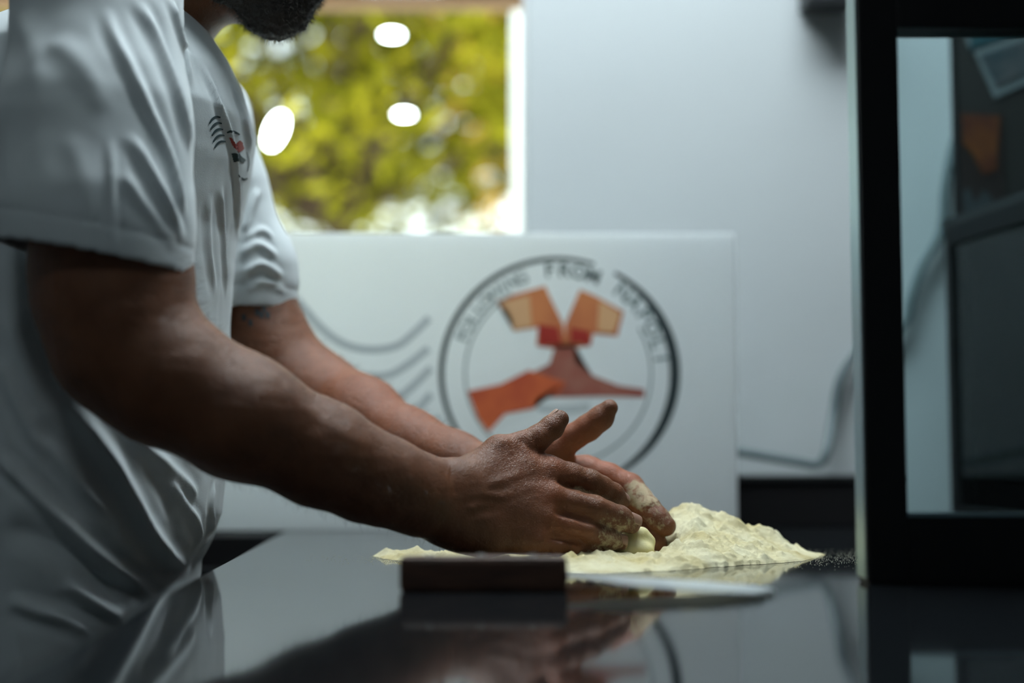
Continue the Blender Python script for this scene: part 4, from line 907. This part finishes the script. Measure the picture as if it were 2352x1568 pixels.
# ================================================================== FLOUR AND DOUGH
tab = [  # X (m) read at px, front edge px y -> Yf ; crest depth ; back edge ; height
    (850, 1278, 1.345, 1.36, 0.0), (880, 1284, 1.335, 1.37, .0035), (940, 1290, 1.32, 1.38, .0060), (1020, 1298, 1.27, 1.37, .0060), (1100, 1303, 1.24, 1.36, .0055), (1200, 1310, 1.22, 1.36, .0060), (1290, 1316, 1.20, 1.38, .0075),
    (1380, 1318, 1.21, 1.40, .0095), (1460, 1314, 1.25, 1.42, .0120), (1510, 1310, 1.35, 1.45, .0330), (1545, 1307, 1.355, 1.46, .0440), (1590, 1304, 1.36, 1.47, .0480), (1640, 1300, 1.36, 1.47, .0390), (1690, 1297, 1.36, 1.47, .0335), (1730, 1294, 1.355, 1.46, .0245), (1800, 1289, 1.355, 1.44, .0115), (1850, 1281, 1.350, 1.40, .0040), (1900, 1274, 1.345, 1.36, 0.0)]
FX = np.array([G(a, b)[0] if a < 1480 else P(a, 1200, 1.36)[0] for a, b, *_ in tab]); FX = np.maximum.accumulate(FX + np.arange(len(FX)) * 1e-5)
FYF = np.array([G(a, b)[1] for a, b, *_ in tab]); FYP = np.array([t[2] for t in tab]); FYB = np.array([t[3] for t in tab]); FH = np.array([t[4] for t in tab])
gx = np.arange(FX[0] - .01, FX[-1] + .02, .0011); gy = np.arange(1.08, 1.50, .0012)
XX, YY = np.meshgrid(gx, gy, indexing='ij'); q3 = np.stack([XX.ravel(), YY.ravel(), 0 * XX.ravel()], 1)
rag = (0.006 * hash_noise(q3 * V3(1, .6, 1), 120) + 0.003 * hash_noise(q3, 340)).reshape(XX.shape)
yf = np.interp(XX, FX, FYF) + rag; ypk = np.interp(XX, FX, FYP); yb = np.interp(XX, FX, FYB) + rag; H = np.interp(XX, FX, FH)
tfr = np.clip((YY - yf) / np.maximum(ypk - yf, .01), 0, 1); tb = np.clip((yb - YY) / np.maximum(yb - ypk, .01), 0, 1); tt = np.minimum(tfr, tb)
base = H * (0.25 * (1 - np.exp(-tt * 9)) + 0.75 * tt ** 1.7)
lump = np.zeros_like(base)
rs = np.random.RandomState(5)
for i in range(5200):
    cx_, cy_ = rs.uniform(gx[0], gx[-1]), rs.uniform(1.1, 1.46); r_ = rs.choice([.0022, .0032, .0045, .0065, .010], p=[.40, .34, .19, .055, .015]); h_ = r_ * rs.uniform(.25, .75) * (1 if rs.rand() < .8 else -.7)
    i0, i1 = np.searchsorted(gx, [cx_ - 2.2 * r_, cx_ + 2.2 * r_]); j0, j1 = np.searchsorted(gy, [cy_ - 2.2 * r_, cy_ + 2.2 * r_])
    if i1 > i0 and j1 > j0:
        dd = ((gx[i0:i1, None] - cx_) ** 2 + (gy[None, j0:j1] - cy_) ** 2) / r_ ** 2; lump[i0:i1, j0:j1] += h_ * np.exp(-dd * 1.4)
lump += (0.0016 * hash_noise(q3, 420) + 0.0011 * hash_noise(q3, 900) + 0.0014 * hash_noise(q3, 110)).reshape(XX.shape)
hh = base + lump * np.clip(base / .006, 0, 1) * np.where(H > .02, .8, .75)
hh = np.where((tt > 0.0) & (base > 0.0002), np.maximum(hh, 0.0002), -1)
# a finger-wide hollow where the hands and the dough sit
hc = P(1462, 1262, 1.27); h2 = P(1512, 1245, 1.30); hh = np.where(hh > 0, np.maximum(hh - 0.022 * np.exp(-(((XX - h2[0]) / .022) ** 2 + ((YY - h2[1] + .01) / .035) ** 2)), .0006), hh)
hh = np.where(hh > 0, np.maximum(hh - 0.010 * np.exp(-(((XX - hc[0]) / .018) ** 2 + ((YY - hc[1]) / .03) ** 2)), .0006), hh)
ids = -np.ones(XX.shape, int); keep = hh > 0; ids[keep] = np.arange(keep.sum())
Vf = np.stack([XX[keep], YY[keep], TOP + 0.0002 + hh[keep]], 1)
er = keep.copy()
for _ in range(2): er[1:-1, 1:-1] = er[1:-1, 1:-1] & er[:-2, 1:-1] & er[2:, 1:-1] & er[1:-1, :-2] & er[1:-1, 2:]
edge = (keep & ~er)[keep]; Vf[edge, 2] = TOP + .0001 + (Vf[edge, 2] - TOP) * 0.12
a_, b_, c_, d_ = ids[:-1, :-1], ids[1:, :-1], ids[1:, 1:], ids[:-1, 1:]; ok = (a_ >= 0) & (b_ >= 0) & (c_ >= 0) & (d_ >= 0)
Ff = np.stack([a_[ok], b_[ok], c_[ok], d_[ok]], 1)
fl_o = mesh_obj('flour_heap', Vf, Ff, FLOUR, None, smooth=True, kind='stuff')
props(fl_o, 'pale yellow heap of loose flour spread under and beside the hands', 'flour')
# loose grains round the heap and a thin dusting on the stone
n = 3900; rs = np.random.RandomState(9); cen = []
for i in range(n):
    if i < 2600:
        k = rs.uniform(850, 1500); x_, y_ = k, np.interp(k, [850, 1000, 1200, 1400, 1500], [1278, 1298, 1311, 1319, 1314]) + abs(rs.normal()) * 5 - 2; q = G(x_, y_)
    elif i < 3500 or (i < 4300 and rs.rand() < .0): q = G(rs.uniform(1780, 1990), np.clip(rs.normal(1281, 9), 1262, 1318))
    else: q = G(rs.uniform(1950, 1000) if False else 700 + 300 * rs.rand() ** .6, rs.normal(1283, 6))
    cen.append(q)
cen = np.array(cen); sz = rs.uniform(.00009, .00024, n) ; V = []; 
tet = np.array([(1, 1, 1), (1, -1, -1), (-1, 1, -1), (-1, -1, 1)], float)
V = (cen[:, None, :] + tet[None] * sz[:, None, None] + np.array((0, 0, 1)) * sz[:, None, None]).reshape(-1, 3)
Fg = (np.arange(n)[:, None, None] * 4 + np.array([(0, 1, 2), (0, 3, 1), (0, 2, 3), (1, 3, 2)])[None]).reshape(-1, 3)
gr = mesh_obj('flour_grains', V, Fg, DUST, None, kind='stuff'); props(gr, 'loose flour grains scattered on the dark worktop around the heap', 'flour')
dp = [Part(chain([(1405, 1258, 1.262, 24), (1450, 1252, 1.266, 30), (1466, 1252, 1.266, 26)], .01) + chain([(1454, 1232, 1.262, 18), (1476, 1227, 1.262, 12), (1493, 1242, 1.262, 8), (1489, 1266, 1.258, 11)], .006) + chain([(1420, 1266, 1.25, 18), (1480, 1266, 1.252, 16)], .008), .008)]
dv, df = surface(dp, .0012); dn = vnormals(dv, df)
g_ = seg_field(dv, [P(1440, 1232, 1.24), P(1462, 1226, 1.24), P(1480, 1236, 1.24), P(1492, 1250, 1.24)])
dv = dv + dn * (-0.0016 * np.exp(-(g_ / .0012) ** 2) + 0.0008 * hash_noise(dv, 180))[:, None]; dv[:, 2] = np.maximum(dv[:, 2], TOP + .0008)
do = mesh_obj('dough_piece', dv, df, DOUGH, None, smooth=True); props(do, 'small folded lump of yellow dough pressed between the two hands', 'dough')
